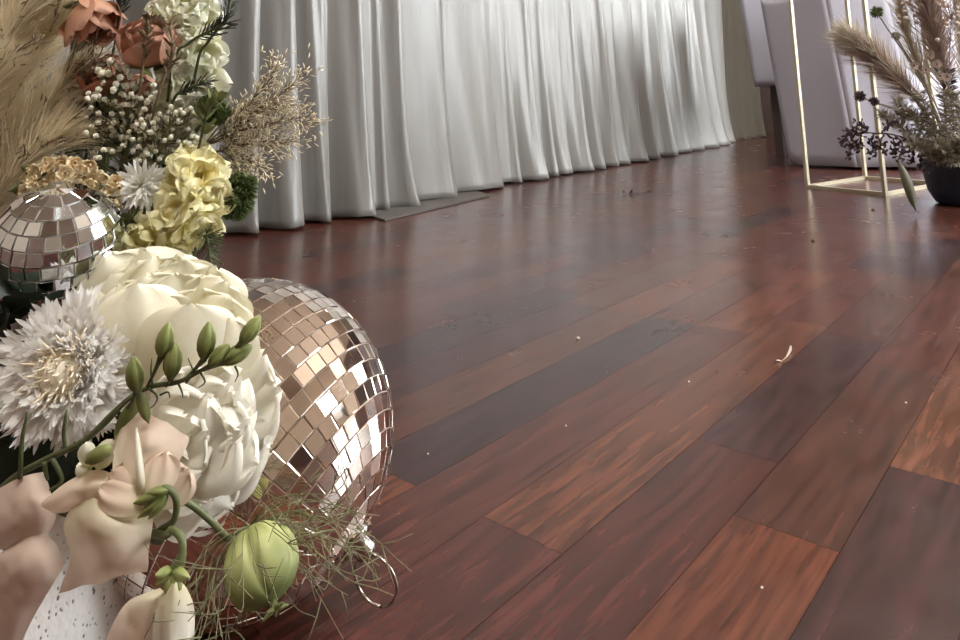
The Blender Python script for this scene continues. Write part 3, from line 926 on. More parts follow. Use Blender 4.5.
# ------------------------------------------------------------------ white cornflower
b0 = soil(0, -.015)
root = flower('cornflower', 'big white double cornflower with honey coloured centre under the small disco ball', 'flower', b0)
cc = at(66, 370, .345); fx = ax(.16, .34, .92); nx = fx.orthogonal().normalized(); ny = fx.cross(nx)
m = MB()
for i in range(250):
    th = rnd.uniform(0, 2 * PI); el = math.radians(rnd.choice((-12, 0, 8, 16, 26, 36, 46, 56, 66)) + rnd.uniform(-7, 7))
    rad = math.cos(th) * nx + math.sin(th) * ny
    d = rad * math.cos(el) + fx * math.sin(el)
    L = .0355 * rnd.uniform(.78, 1.06) * (1 - .26 * math.sin(max(el, 0)))
    b = cc - fx * .008 + rad * .003 * rnd.uniform(.2, 2)
    mid = b + d * L * .58
    nn = (fx * math.cos(el) - rad * math.sin(el))
    cs_ = rnd.random()
    m.petal(b, mid + d * L * .1, .0040, nn, -.0008, -.0006, .0003, pk=.75, sharp=.6, nu=5, nv=3, w0=.3, s=cs_)
    sd = d.cross(nn)
    for q in (-1, -.5, 0, .5, 1):
        e = (d + sd * q * .42 + nn * rnd.uniform(-.25, .35)).normalized()
        m.petal(mid, mid + e * L * rnd.uniform(.30, .46), .0027, nn + rvec() * .3, -.0006, -.0004, .0003, pk=.5, sharp=.8, nu=4, nv=2, w0=.5, s=cs_)
# second halves take the pale end of the colour run
m.t = [min(1, .25 + .75 * t_) for t_ in m.t]
m.build('ray_florets', 'cornf', root)
m = MB()
for i in range(190):
    th = rnd.uniform(0, 2 * PI); el = math.radians(rnd.uniform(30, 90)); rad = math.cos(th) * nx + math.sin(th) * ny
    d = rad * math.cos(el) + fx * math.sin(el); b = cc + rad * .007 * rnd.random(); L = rnd.uniform(.010, .020); m.cs = rnd.random()
    m.tube([b, b + d * L * .6, b + d * L + rvec() * .0015], [.0005, .0008, .0003], 5)
m.cs = .6; m.ball(cc + fx * .002, .0125, 16, 10, axis=fx); m.build('centre_florets', 'cornc', root)
m = MB(); m.ball(cc - fx * .012, .0085, 14, 10, axis=fx); stem(m, cc - fx * .016, fx, b0, .0018); m.build('stem', 'darkstem', root)


# ------------------------------------------------------------------ spray of green buds
d0 = .305
b0 = soil(-.025, -.02)
root = flower('bud_spray', 'stem of closed green buds arching over the two peonies', 'flower bud', b0)
P = lambda x, y, dd=0: at(x, y, d0 + dd / 1000)
m = MB()
main = spline([b0, P(-35, 540, 25), P(4, 486, 12), P(45, 460, 6), P(84, 441), P(112, 414), P(134, 395), P(153, 386), P(178, 382, -2), P(200, 371, -3), P(222, 358, -4)], 5)
nm_ = len(main); m.tube(main, [.0017 - .0009 * k / nm_ for k in range(nm_)], 8)
side = spline([P(84, 441), P(106, 424), P(124, 404, -2), P(141, 391, -2)], 5); m.tube(side, .0007, 6)
m.build('stem', 'darkstem', root)
buds = [((137, 392), (133, 357), 9.0, (128, 408)), ((161, 357), (169, 323), 9.0, (147, 387)), ((171, 379), (175, 342), 9.6, (166, 386)), ((204, 360), (209, 322), 9.4, (184, 380)),
        ((210, 366), (229, 345), 8.8, (200, 371)), ((222, 363), (252, 346), 9.2, (204, 370)), ((241, 344), (260, 316), 8.6, (222, 358))]
for (bx, by), (tx, ty), hw, (sx, sy) in buds:
    m = MB(); a = P(bx, by, -6); t_ = P(tx, ty, -6 + rnd.uniform(-3, 3)); L = (t_ - a).length; r = hw * .88 * d0 / F_PX
    prof = [(r * .25, 0), (r * .62, L * .12), (r * .93, L * .3), (r, L * .5), (r * .86, L * .7), (r * .55, L * .87), (r * .2, L)]
    m.cs = rnd.random(); m.lathe(a, t_ - a, prof, 30, ribs=5, ramp=.30); bo = m.build('bud', 'bud', root)
    m = MB(); m.tube(bez([P(sx, sy), P((sx + bx) / 2 + 1, (sy + by) / 2, -3), a + (t_ - a) * .04], 6), [.0007, .0007, .0007, .0008, .0009, .0012, .0016], 6); m.build('bud_stalk', 'darkstem', bo)
for pts in ([(138, 393), (143, 405), (148, 421)],):
    m = MB(); leaf(m, P(138, 390, -6), P(149, 424, -4), .0046, CAMD(P(140, 400)), .001, .001); m.build('bract', 'leaf', root)
m = MB()
for pts in ([(153, 388), (151, 372), (152, 358)], [(148, 388), (157, 396), (155, 404), (148, 410)], [(186, 383), (193, 372), (188, 358)], [(200, 372), (205, 382), (198, 388)], [(235, 366), (238, 374), (235, 382)], [(160, 395), (168, 392), (170, 398)], [(178, 383), (182, 392), (183, 398)]):
    q = spline([P(x, y, -2) for x, y in pts], 4); m.tube(q, [.00055 * (1 - .7 * k / len(q)) for k in range(len(q))], 5)
m.build('tendrils', 'darkstem', root)
m = MB(); leaf(m, P(116, 448, 4), P(137, 398, 2), .0082, CAMD(P(120, 420)), .002, .0025, pk=.5); m.build('leaf', 'leaf', root)
# opened bud cup on the same stem
m = MB()
for (bx, by, tx, ty, w) in ((90, 468, 113, 440, 16), (92, 470, 76, 468, 14), (92, 468, 84, 444, 16), (96, 470, 110, 452, 15)):
    m.petal(P(bx, by, -2), P(tx, ty, -6), w * d0 / F_PX, CAMD(P(95, 455)), .0022, .003, .0004, pk=.55, nu=8, nv=6)
oc = m.build('open_bud', 'stock', root)
m = MB(); a, t_ = P(86, 462, -7), P(111, 447, -9); L = (t_ - a).length; m.lathe(a, t_ - a, [(.0008, 0), (.0027, L * .25), (.0032, L * .55), (.0022, L * .85), (.0006, L)], 14); m.build('bud_core', 'bud', oc)
m = MB()
for pts in ([(20, 478), (22, 440), (28, 412)], [(66, 452), (64, 432), (67, 410)], [(52, 458), (62, 480), (50, 490)], [(44, 462), (46, 474), (48, 480)]):
    q = spline([P(x, y, 3) for x, y in pts], 4); m.tube(q, [.0012 * (1 - .5 * k / len(q)) for k in range(len(q))], 6)
m.build('side_twigs', 'darkstem', root)


# ------------------------------------------------------------------ blush sweet peas
def px_patch(mb, d0, rows, nu=30, nv=30):
    mb.patch([[at(x, y, d0 + dd / 1000) for x, y, dd in r] for r in rows], nu, nv)


b0 = soil(.028, -.03)
d0 = .298
root = flower('sweet_pea', 'open blush sweet pea with wavy petals hanging over the white planter', 'flower', b0, 'blush sweet peas')
m = MB()
px_patch(m, d0, [[(152, 512, 0), (120, 512, -4), (92, 498, -4), (77, 498, 2)],
                 [(152, 532, -2), (122, 530, -9), (90, 522, -8), (64, 524, 0)],
                 [(148, 556, -2), (120, 560, -10), (90, 556, -7), (70, 556, 0)],
                 [(146, 574, 0), (116, 577, -6), (88, 588, -3), (60, 592, 2)]])
m.build('lower_petal', 'pea', root)
m = MB()
px_patch(m, d0, [[(134, 494, 6), (138, 500, 5), (142, 508, 3), (148, 518, 2)], [(104, 470, 2), (106, 486, -4), (112, 500, -4), (118, 512, 0)],
                 [(70, 480, 4), (76, 490, -2), (80, 499, -2), (88, 504, 0)], [(42, 503, 6), (46, 510, 3), (54, 512, 3), (62, 514, 3)]])
m.build('side_petal', 'pea', root)
m = MB()
px_patch(m, d0, [[(116, 500, 10), (126, 503, 6), (136, 503, 4), (146, 503, 8)], [(112, 468, 8), (126, 470, 2), (140, 468, -2), (158, 478, 6)],
                 [(116, 436, 10), (130, 436, 4), (150, 440, 0), (178, 462, 8)], [(126, 410, 14), (140, 412, 10), (164, 420, 8), (188, 440, 12)]])
m.build('standard_petal', 'pea', root)
m = MB()
px_petals(m, [(150, 506, -2, 112, 470, 0, 40, 5, 6, 3, .6), (152, 504, -3, 166, 452, 2, 36, 4, 5, 3, .6), (148, 508, -4, 100, 486, -4, 34, 5, 6, 3, .6), (152, 506, 6, 190, 470, 8, 44, 4, 6, 4, .62)], d0)
m.build('wing_petals', 'pea', root)
m = MB(); m.tube([at(x, y, d0 + dd / 1000) for x, y, dd in ((148, 500, 0), (141, 482, -3), (139, 464, -3), (138, 446, -1), (136, 428, 3))], [.0016, .0019, .0017, .0012, .0005], 8); m.cs = .9; m.build('petal_rib', 'peony2', root)
m = MB()
for (bx, by, tx, ty, w) in ((170, 490, 132, 504, 12), (169, 491, 137, 519, 12), (168, 492, 148, 520, 11), (171, 490, 145, 494, 10)):
    m.petal(at(bx, by, d0 - .004), at(tx, ty, d0 - .006), w * d0 / F_PX, CAMD(at(bx, by, d0)), .003, .003, .0004, pk=.4, sharp=.8, nu=8, nv=6)
m.build('calyx', 'bud', root)
m = MB(); q = spline([at(x, y, d0 + dd / 1000) for x, y, dd in ((150, 498, -4), (166, 488, -4), (176, 500, -2), (174, 520, 2), (160, 530, 6), (150, 540, 12))] + [b0], 6); m.tube(q, .0014, 7); m.build('stem', 'stem', root)

b0 = soil(-.01, -.035)
root = flower('sweet_pea', 'dusky blush sweet pea at the left edge of the picture', 'flower', b0, 'blush sweet peas')
d0 = .306
m = MB()
px_patch(m, d0, [[(-22, 500, 10), (0, 488, 6), (24, 476, 4), (44, 472, 8)], [(-22, 516, 6), (6, 508, -2), (34, 500, -4), (54, 498, 2)],
                 [(-22, 540, 6), (4, 536, -3), (36, 532, -4), (54, 522, 2)], [(-22, 556, 10), (4, 548, 4), (30, 548, 3), (44, 540, 6)]])
m.build('upper_petal', 'peadark', root)
m = MB()
px_patch(m, d0 - .004, [[(18, 540, 4), (34, 530, 2), (52, 540, 2), (66, 562, 4)], [(-6, 560, 2), (14, 562, -5), (34, 572, -6), (52, 586, 0)],
                        [(-22, 596, 4), (0, 606, -4), (18, 612, -4), (34, 616, 2)], [(-26, 650, 6), (-6, 654, 0), (8, 656, 0), (18, 652, 6)]])
m.build('lower_petal', 'peadark', root)
m = MB(); stem(m, at(6, 548, d0 + .008), ax(.3, .2, .8), b0, .0014); m.build('stem', 'stem', root)

b0 = soil(.05, -.028)
root = flower('sweet_pea', 'drooping cream and blush sweet pea bell at the bottom edge beside the planter', 'flower', b0, 'blush sweet peas')
d0 = .290
m = MB()
px_patch(m, d0, [[(160, 588, 0), (163, 590, -2), (167, 590, -2), (170, 592, 0)], [(128, 602, 0), (140, 602, -5), (152, 602, -6), (164, 604, -2)],
                 [(112, 626, 2), (128, 626, -5), (144, 628, -6), (158, 630, -1)], [(96, 664, 6), (116, 668, 0), (136, 670, -2), (156, 666, 2)]])
m.build('wide_petal', 'pea', root)
m = MB()
for x0, x1, w, dd in ((170, 160, 22, -8), (174, 172, 26, -10), (180, 184, 24, -5)):
    m.petal(at(x0, 584, d0 + dd / 1000), at(x1, 664, d0 + dd / 1000), w * d0 / F_PX, CAMD(at(x0, 610, d0)), .0015, .004, .0012, pk=.5, nu=12, nv=10)
m.build('keel_petals', 'peony2', root)
m = MB()
for tx, ty in ((156, 585), (167, 596), (180, 590), (189, 578), (155, 575)):
    m.petal(at(172, 572, d0 - .003), at(tx, ty, d0 - .009), 12 * d0 / F_PX, CAMD(at(172, 580, d0)), .003, .002, .0004, pk=.42, sharp=.8, nu=7, nv=5)
m.build('calyx', 'bud', root)
m = MB(); q = spline([at(x, y, d0 + dd / 1000) for x, y, dd in ((172, 578, -2), (181, 558, -2), (182, 540, 0), (172, 530, 4), (155, 534, 10))] + [b0], 6); m.tube(q, [.0026, .003, .003, .0028, .0025, .0023, .002, .002] + [.0016] * (len(q) - 8), 9); m.build('stem', 'stem', root)

# ------------------------------------------------------------------ love-in-a-mist pod
b0 = soil(.045, -.012)
root = flower('nigella_pod', 'swollen green nigella seed pod in a nest of thread bracts before the big disco ball', 'seed pod', b0)
d0 = .312
pc = at(261, 564, d0); pr_ = 37 / F_PX * d0; pa = ax(.50, -.52, .62)
m = MB(); prof = []
for i in range(17):
    a = PI * i / 16; prof.append((max(.0008, pr_ * (math.sin(a) ** .85)), -pr_ * .92 * math.cos(a)))
nxp = pa.orthogonal().normalized(); nyp = pa.cross(nxp); rows = []
for r, h in prof:
    rows.append([pc + pa * h + r * (1 - .20 * (1 - abs(math.sin(2.5 * 2 * PI * k / 60))) ** 3) * (math.cos(2 * PI * k / 60) * nxp + math.sin(2 * PI * k / 60) * nyp) for k in range(60)])
m.grid(rows, close=True); m.build('pod', 'pod', root)
m = MB(); tipc = pc + pa * pr_ * .96
for k in range(5):
    th = 2 * PI * k / 5 + .4; e = (pa * .75 + (math.cos(th) * nxp + math.sin(th) * nyp)).normalized()
    m.tube(spline([tipc - pa * .002, tipc + pa * .0015 + e * .0012, tipc + e * .0048, tipc + e * .0075 - pa * .001], 3), [.0011, .0012, .0012, .0011, .001, .001, .0009, .0008, .0006, .0003], 6)
m.build('pod_crown', 'leaf', root)
m = MB()
back = pc - pa * pr_ * .98
for i in range(66):
    e = rvec(); e = (e - pa * e.dot(pa)).normalized()
    e = (e + RT * .15 - UP * .12 + pa * rnd.uniform(-.25, .55)).normalized()
    L = rnd.uniform(.024, .052); p1 = back + e * pr_ * 1.12; p2 = back + e * (pr_ * .8 + L * .6) + pa * L * .3 + rvec() * .008; p3 = back + e * (pr_ * .6 + L) + pa * L * rnd.uniform(-.1, .7) + rvec() * .013
    q = spline([back, p1, p2, p3], 4); m.tube(q, [.00028 * (1 - .5 * k / len(q)) for k in range(len(q))], 4)
    for _ in range(2):
        k = rnd.randint(5, len(q) - 3); f = q[k]; dd = (q[k + 1] - q[k]).normalized()
        g = f + (dd + rvec() * .75).normalized() * L * rnd.uniform(.25, .5); m.tube([f, f.lerp(g, .5) + rvec() * .001, g], [.0003, .00026, .00016], 4)
m.build('thread_bracts', 'thread', root)
m = MB(); q = spline([back, at(232, 540, d0 + .004), at(212, 522, d0 + .004), at(190, 504, d0), at(166, 492, d0 - .004), at(150, 492, d0 - .002), at(138, 510, d0 + .012)] + [b0], 6); m.tube(q, .0015, 8); m.build('stem', 'stem', root)


# ------------------------------------------------------------------ racemes: yellow snapdragon, green-white stock
def ruffled_floret(mb, c, fx, R, n=5, layers=2):
    for k in range(layers):
        mb.rosette(c, fx, [(n, R * .08, -R * .1, R * (1.05 - .28 * k), R * (1.05 - .2 * k), 38 + 22 * k, 8 + 25 * k, R * .12, R * .2)])


def raceme(name, label, cat, group, base, florets, d0, mname, R, axis_top, stem_m='stem'):
    root = flower(name, label, cat, base, group)
    for (x, y, dd, rx, uy, cz, sc_) in florets:
        m = MB(); ruffled_floret(m, at(x, y, d0 + dd / 1000), ax(rx, uy, cz), R * sc_); m.build('floret', mname, root)
    m = MB(); q = spline([base] + [at(x, y, d0 + .014) for x, y in axis_top], 6); m.tube(q, .0018, 7); m.build('stem', stem_m, root)
    return root


raceme('snapdragon', 'butter yellow snapdragon spike right of the small disco ball', 'flower', None, soil(.02, .025),
       [(200, 174, 0, .5, .3, .8, 1.0), (186, 182, 4, -.1, .5, .8, 1.), (204, 198, -2, .7, -.1, .7, 1.0), (182, 208, -4, -.1, .1, 1, 1.05), (198, 222, -4, .6, -.4, .7, 1.0),
        (176, 230, -2, -.1, -.3, 1, 1.05), (150, 236, -4, -.5, -.2, .9, 1.), (133, 246, -4, -.5, -.3, .8, .9), (190, 162, 6, .1, .8, .5, .8), (168, 250, 2, .1, -.4, .8, .9)],
       .425, 'yellow', .0165, [(165, 300), (175, 240), (190, 190), (196, 160)])
raceme('stock', 'tall pale green and white stock with frilled blooms against the curtain', 'flower', None, soil(.015, .045),
       [(186, 6, 0, .2, .3, .9, 1.0), (168, 14, 4, -.4, .3, .9, .9), (202, 22, 2, .6, .1, .8, .9), (180, 36, 0, -.1, .2, 1, 1.), (200, 52, -2, .6, 0, .8, 1.05), (176, 62, 0, -.3, 0, 1, 1.),
        (196, 78, -2, .5, -.1, .9, 1.05), (176, 92, 0, -.2, 0, 1, 1.), (196, 104, 0, .5, -.2, .8, .95), (178, 118, 2, 0, -.2, 1, .95), (192, 128, 4, .4, -.3, .9, .85), (174, 138, 4, -.2, -.2, 1, .8)],
       .46, 'stock', .0175, [(150, 330), (172, 200), (186, 100), (190, -20)])


# ------------------------------------------------------------------ terracotta blooms
def cup_bloom(label, base, c, fx, R, outer, inner, group='terracotta lisianthus', leafy=True):
    root = flower('lisianthus', label, 'flower', base, group)
    c = V(c); fx = V(fx).normalized()
    m = MB(); m.rosette(c, fx, [(4, R * .12, 0, R * 1.5, R * 1.65, 38, 88, R * .28, R * .06), (4, R * .10, R * .04, R * 1.35, R * 1.4, 58, 98, R * .25, R * .05)]); m.build('outer_petals', outer, root)
    m = MB(); m.rosette(c, fx, [(4, R * .08, R * .05, R * 1.15, R * 1.0, 70, 105, R * .2, R * .05), (3, R * .04, R * .08, R * .95, R * .7, 80, 105, R * .2, R * .04)]); m.build('inner_petals', inner, root)
    m = MB(); stem(m, c, fx, base, .0017, reach=.04); m.build('stem', 'stem', root)
    m = MB(); nx = fx.orthogonal().normalized(); ny = fx.cross(nx)
    for k in range(5):
        th = 2 * PI * k / 5; e = (math.cos(th) * nx + math.sin(th) * ny)
        leaf(m, c - fx * R * .1, c + e * R * .85 + fx * R * .25, R * .35, e - fx * .5, R * .1, R * .05)
    m.build('sepals', 'leaf', root)


cup_bloom('terracotta lisianthus facing away near the top left, above the rust one', soil(-.01, .05), at(86, 8, .465), ax(.55, -.62, .45), .0215, 'terra', 'terradk')
cup_bloom('open terracotta lisianthus beside the pale green stock', soil(.01, .05), at(158, 60, .458), ax(-.05, .78, .6), .0215, 'terra', 'terra')
cup_bloom('dark rust lisianthus half hidden behind white gypsophila', soil(0, .055), at(106, 86, .466), ax(.25, .6, .75), .0175, 'terradk', 'terradk')
cup_bloom('tan terracotta bloom low behind the gypsophila stems', soil(.01, .05), at(152, 104, .485), ax(-.2, .5, .8), .017, 'terra', 'terradk')

# bud pair near the top terracotta bloom
root = flower('lisianthus_bud', 'pale ribbed grey green bud below the top terracotta bloom', 'flower bud', soil(-.005, .05))
m = MB(); a, t_ = at(74, 52, .455), at(86, 26, .452); L = (t_ - a).length; m.lathe(a, t_ - a, [(.001, 0), (.0038, L * .2), (.005, L * .5), (.004, L * .8), (.001, L)], 16, ribs=4, ramp=.2); m.build('bud', 'greyleaf', root)
m = MB(); stem(m, a, (t_ - a).normalized(), soil(-.005, .05), .0012); m.build('stem', 'stem', root)


# ------------------------------------------------------------------ small white thistle, apricot statice
root = flower('thistle_flower', 'small white spiky flower between the apricot statice and yellow snapdragon', 'flower', soil(.012, .02))
c = at(142, 186, .425); fx = ax(.2, .25, .9); m = MB(); nx = fx.orthogonal().normalized(); ny = fx.cross(nx)
for i in range(110):
    th = rnd.uniform(0, 2 * PI); el = rnd.uniform(-.1, 1.3); rad = math.cos(th) * nx + math.sin(th) * ny; d = rad * math.cos(el) + fx * math.sin(el)
    m.petal(c, c + d * .0165 * rnd.uniform(.7, 1.1), .0026, fx + rvec() * .4, .0006, .0003, .0003, pk=.6, nu=4, nv=2)
m.build('florets', 'thistle', root)
m = MB(); stem(m, c, fx, soil(.012, .02), .0013); m.build('stem', 'stem', root)

root = flower('statice', 'apricot statice cluster arching over the top of the small disco ball', 'flower', soil(-.012, .03))
m = MB(); q = spline([soil(-.012, .03), at(0, 260, .45), at(28, 188, .445), at(60, 172, .432), at(95, 178, .425), at(116, 200, .418)], 6); m.tube(q, .0013, 6); m.build('stem', 'darkstem', root)
fl = [(50, 165), (62, 160), (74, 163), (66, 172), (84, 166), (80, 176), (94, 170), (92, 182), (104, 178), (100, 190), (112, 188), (118, 200), (110, 198), (56, 176), (44, 172), (36, 182), (30, 176), (26, 190), (40, 190), (52, 186), (121, 190), (115, 210)] + [(rnd.uniform(30, 120), rnd.uniform(162, 192)) for _ in range(20)]
for (x, y) in fl:
    m = MB(); c = at(x, y, .425 - (x - 50) * .0001 + rnd.uniform(-.006, .006)); m.rosette(c, ax(rnd.uniform(-.5, .6), rnd.uniform(-.5, .5), .7), [(5, .0006, 0, .0055, .0048, 55, 25, .0006, .0008), (3, .0003, .0005, .004, .003, 75, 60, .0004, .0005)])
    m.build('floret', 'apricot', root)
m = MB()
for _ in range(22):
    x = rnd.uniform(22, 118); a = at(x, rnd.uniform(176, 200), .437); leaf(m, a, a + ax(rnd.uniform(-1, 1), rnd.uniform(-.6, .5), .4) * .015, .005, CAMD(a))
m.build('leaves', 'leaf', root)


# ------------------------------------------------------------------ gypsophila sprigs
def gypsophila(label, base, pts, d0, tips, bloom=.0022, mname='gyp', group='gypsophila sprigs', stem_m='thread', nper=1, name='gypsophila'):
    root = flower(name, label, 'flower', base, group)
    main = spline([base] + [at(x, y, d0 + dd / 1000) for x, y, dd in pts], 6); m = MB(); m.tube(main, .0010, 6)
    proto = None
    bl = MB(); bl.ball((0, 0, 0), bloom, 8, 6)
    for k in range(7):
        e = rvec(); bl.petal(e * bloom * .5, e * bloom * 1.25, bloom * 1.1, rvec(), .0002, .0002, 0, nu=3, nv=2)
    me = None
    heads = []
    for (x, y, dd) in tips:
        t_ = at(x, y, d0 + dd / 1000); i = min(range(len(main) // 2, len(main)), key=lambda k: (main[k] - t_).length + .3 * max(0, (main[k] - t_).z + .004)); b = main[max(0, i - 2)]
        q = bez([b, b.lerp(t_, .5) + V((0, 0, -.004)), t_], 6); m.tube(q, [.0006 * (1 - .4 * k / 7) for k in range(7)], 5); heads.append(t_)
        for _ in range(nper):
            t2 = t_ + rvec() * .006; m.tube([q[4], t2], .0003, 4); heads.append(t2)
    m.build('stems', stem_m, root)
    for h in heads:
        if me is None:
            o = bl.build('blossom', mname, root); me = o
            for v in me.data.vertices: v.co += V(base)   # blossom mesh kept around its own centre
            o.location = h - V(base)
        else:
            o = me.copy(); COL.objects.link(o); o.parent = root; o.location = h - V(base)
    return root


def rtips(n, x0, x1, y0, y1, dd=12):
    return [(rnd.uniform(x0, x1), rnd.uniform(y0, y1), rnd.uniform(-dd, dd)) for _ in range(n)]


gypsophila('white gypsophila sprig in front of the dark rust lisianthus', soil(0, .035), [(96, 220, 20), (108, 140, 8), (112, 96, 2), (118, 70, 0)], .448,
           [(110, 63, -4), (121, 68, -4), (127, 71, -5), (117, 66, -2), (103, 73, 0), (98, 70, -3), (133, 84, -4), (135, 88, 0), (116, 84, -8), (103, 83, -2), (95, 92, 0), (130, 76, -4)], bloom=.0021)
gypsophila('white gypsophila sprig over the dark gap left of the stock', soil(.004, .04), [(110, 230, 22), (126, 160, 10), (128, 120, 4), (128, 100, 0)], .445,
           rtips(46, 92, 158, 92, 164), bloom=.0016, nper=1)
gypsophila('white gypsophila sprig at the foot of the pale green stock', soil(.008, .04), [(130, 240, 20), (152, 170, 8), (164, 140, 0), (172, 120, 0)], .44,
           rtips(46, 136, 200, 104, 172), bloom=.0016, nper=1)
gypsophila('loose white gypsophila sprig below the dark leaves', soil(-.002, .04), [(84, 230, 22), (92, 150, 10), (98, 118, 4), (104, 104, 0)], .452,
           rtips(26, 84, 134, 92, 140), bloom=.0015, nper=1)

# blush grey rounded buds
for k, (x, y, r, mm, lb) in enumerate(((82, 66, .0052, 'pea', 'blush bud tucked left of the dark rust lisianthus'), (117, 87, .0068, 'greyleaf', 'grey green rounded bud below the gypsophila blossoms'), (86, 98, .005, 'peadark', 'dusky pink bud at the edge of the pampas grass'))):
    bb = soil(-.004 + .004 * k, .045); root = flower('rosebud', lb, 'flower bud', bb); c = at(x, y, .458)
    m = MB(); m.rosette(c, ax(.3, .6, .6), [(4, r * .15, -r * .5, r * 1.9, r * 1.9, 50, 115, r * .3, r * .03), (3, r * .1, -r * .3, r * 1.7, r * 1.4, 65, 115, r * .3, r * .02)]); m.build('petals', mm, root)
    m = MB(); stem(m, c, ax(.3, .6, .6), bb, .0011); m.build('stem', 'stem', root)


# ------------------------------------------------------------------ leafy sprigs
def needle_sprig(label, base, pts, d0, n, ln, w, mname, name='leafy_sprig', spread=.7, group='dark needle leaved sprigs', start=.45, stem_m='darkstem'):
    root = flower(name, label, 'foliage', base, group)
    main = spline([base] + [at(x, y, d0 + dd / 1000) for x, y, dd in pts], 6); m = MB(); m.tube(main, .0009, 6); m.build('stem', stem_m, root)
    m = MB(); nm = len(main) - 1
    for i in range(n):
        f = (start + (1 - start) * (i + rnd.random()) / n) * nm; k = min(int(f), nm - 1); p = main[k].lerp(main[k + 1], f - k); d = (main[k + 1] - main[k]).normalized()
        q = rvec(); q = (q - d * q.dot(d)).normalized(); e = (d * math.cos(spread) + q * math.sin(spread)).normalized()
        leaf(m, p, p + e * ln * rnd.uniform(.7, 1.15), w, rvec(), .0006, .0004)
    m.build('leaves', mname, root); return root


needle_sprig('dark needle leaved sprig rising to the top edge right of the stock', soil(.016, .04), [(176, 200, 20), (196, 70, -4), (208, 42, -8), (226, 18, -8), (232, -14, -6)], .452, 60, .0105, .0011, 'darkleaf', start=.62)
needle_sprig('dark needle leaved sprig crossing the middle of the stock', soil(.014, .04), [(150, 220, 20), (172, 70, -6), (188, 44, -10), (212, 30, -10), (228, 22, -10)], .452, 44, .009, .0011, 'darkleaf', start=.66)
needle_sprig('dark needle leaved sprig crossing the lower stock blooms', soil(.012, .035), [(140, 210, 10), (170, 108, -8), (186, 90, -12), (206, 82, -12)], .452, 36, .009, .0011, 'darkleaf', start=.6)
needle_sprig('dark needle leaved sprig at the top between the terracotta blooms', soil(.004, .05), [(90, 200, 10), (112, 60, 0), (120, 12, -4), (122, -14, -4)], .47, 60, .012, .0009, 'darkleaf', start=.72)
needle_sprig('reddish brown sprig over the open terracotta lisianthus', soil(.008, .04), [(130, 210, 10), (140, 90, -8), (146, 42, -12), (150, 18, -12)], .445, 34, .0085, .0019, 'brownstem', start=.62, stem_m='brownstem')
needle_sprig('curved olive sprig in front of the open terracotta bloom', soil(.008, .04), [(130, 210, 10), (158, 96, -8), (172, 56, -12), (170, 26, -12)], .442, 26, .0085, .0019, 'brownstem', start=.6, stem_m='brownstem')
needle_sprig('green leafy sprig right of the gypsophila, left of the straw grass', soil(.018, .03), [(176, 230, 10), (198, 150, 0), (206, 116, -4), (214, 98, -4)], .435, 22, .012, .0042, 'leaf', start=.55)
needle_sprig('soft green leaves filling beside the yellow snapdragon', soil(.01, .02), [(110, 300, 10), (126, 232, 4), (140, 214, 2), (152, 196, 2)], .438, 30, .019, .0075, 'leaf', start=.4)
needle_sprig('grey green sprig above the dark leaves beside the gypsophila', soil(.006, .03), [(124, 250, 20), (142, 150, 12), (150, 124, 8), (160, 96, 8)], .46, 40, .013, .004, 'leaf', start=.5)
needle_sprig('fine thread leaved fern hanging right of the cream peony', soil(.03, .03), [(170, 330, 30), (196, 250, 10), (206, 236, 4), (210, 262, 0), (208, 280, 0)], .415, 120, .011, .0008, 'fern', spread=1.0, start=.5)
for k, (x, lb, mn) in enumerate(((104, 'loose olive foliage behind the rust lisianthus', 'leaf'), (128, 'loose olive foliage behind the gypsophila', 'fern'), (150, 'loose olive foliage under the open terracotta bloom', 'leaf'), (86, 'loose olive foliage right of the pampas', 'darkleaf'), (176, 'loose olive foliage behind the lower stock blooms', 'fern'))):
    needle_sprig(lb, soil(-.006 + .006 * k, .05), [(x - 24, 240, 30), (x - 6, 160, 22), (x, 118, 18), (x + 3, 78, 18)], .475, 90, .015, .0042, mn, start=.4, spread=1.0, group='loose foliage at the back')
for k, (pts, lb) in enumerate((([(40, 240, 30), (66, 160, 14), (74, 132, 6), (84, 114, 4)], 'very dark glossy leaves in the gap above the apricot statice'),
                               ([(-20, 500, 30), (2, 440, 16), (8, 420, 12)], 'very dark glossy leaves at the left edge under the white cornflower'),
                               ([(60, 500, 24), (40, 440, 18), (30, 420, 18)], 'very dark leaves behind the bud spray stem'),
                               ([(-30, 420, 30), (-4, 340, 24), (10, 300, 20)], 'very dark leaves under the small disco ball at the left edge'))):
    needle_sprig(lb, soil(-.02 + .01 * k, .0), pts, .46 if k == 0 else .35, 16, .026, .015, 'darkleaf', name='dark_leaf_sprig', start=.6, group='dark leaf sprigs')


# ------------------------------------------------------------------ fuzzy green heads
def fuzzy(label, base, a, b, r):
    root = flower('green_dianthus', label, 'flower', base, 'fuzzy green dianthus heads')
    m = MB(); L = (b - a).length; d = (b - a).normalized()
    m.lathe(a, d, [(r * .2, 0), (r * .5, L * .15), (r * .55, L * .5), (r * .5, L * .85), (r * .2, L)], 14)
    for _ in range(650):
        t = rnd.uniform(0, 1); q = rvec(); q = (q - d * q.dot(d)).normalized(); p = a + d * L * t + q * r * .45; e = (q + d * (t * 1.2 - .5) + rvec() * .25).normalized(); rr = r * .75 * math.sin(PI * (.12 + .76 * t))
        m.tube([p, p + e * rr * .6, p + e * rr], [.0006, .0005, .0002], 4)
    m.build('fuzzy_head', 'fuzz', root)
    m = MB(); stem(m, a.lerp(b, .3), d, base, .0012); m.build('stem', 'stem', root)


fuzzy('long fuzzy green dianthus head hanging under the straw grass', soil(.03, .03), at(246, 176, .44), at(232, 217, .436), .0095)
fuzzy('round fuzzy green dianthus head left of the straw grass', soil(.025, .035), at(208, 116, .45), at(220, 104, .45), .0095)


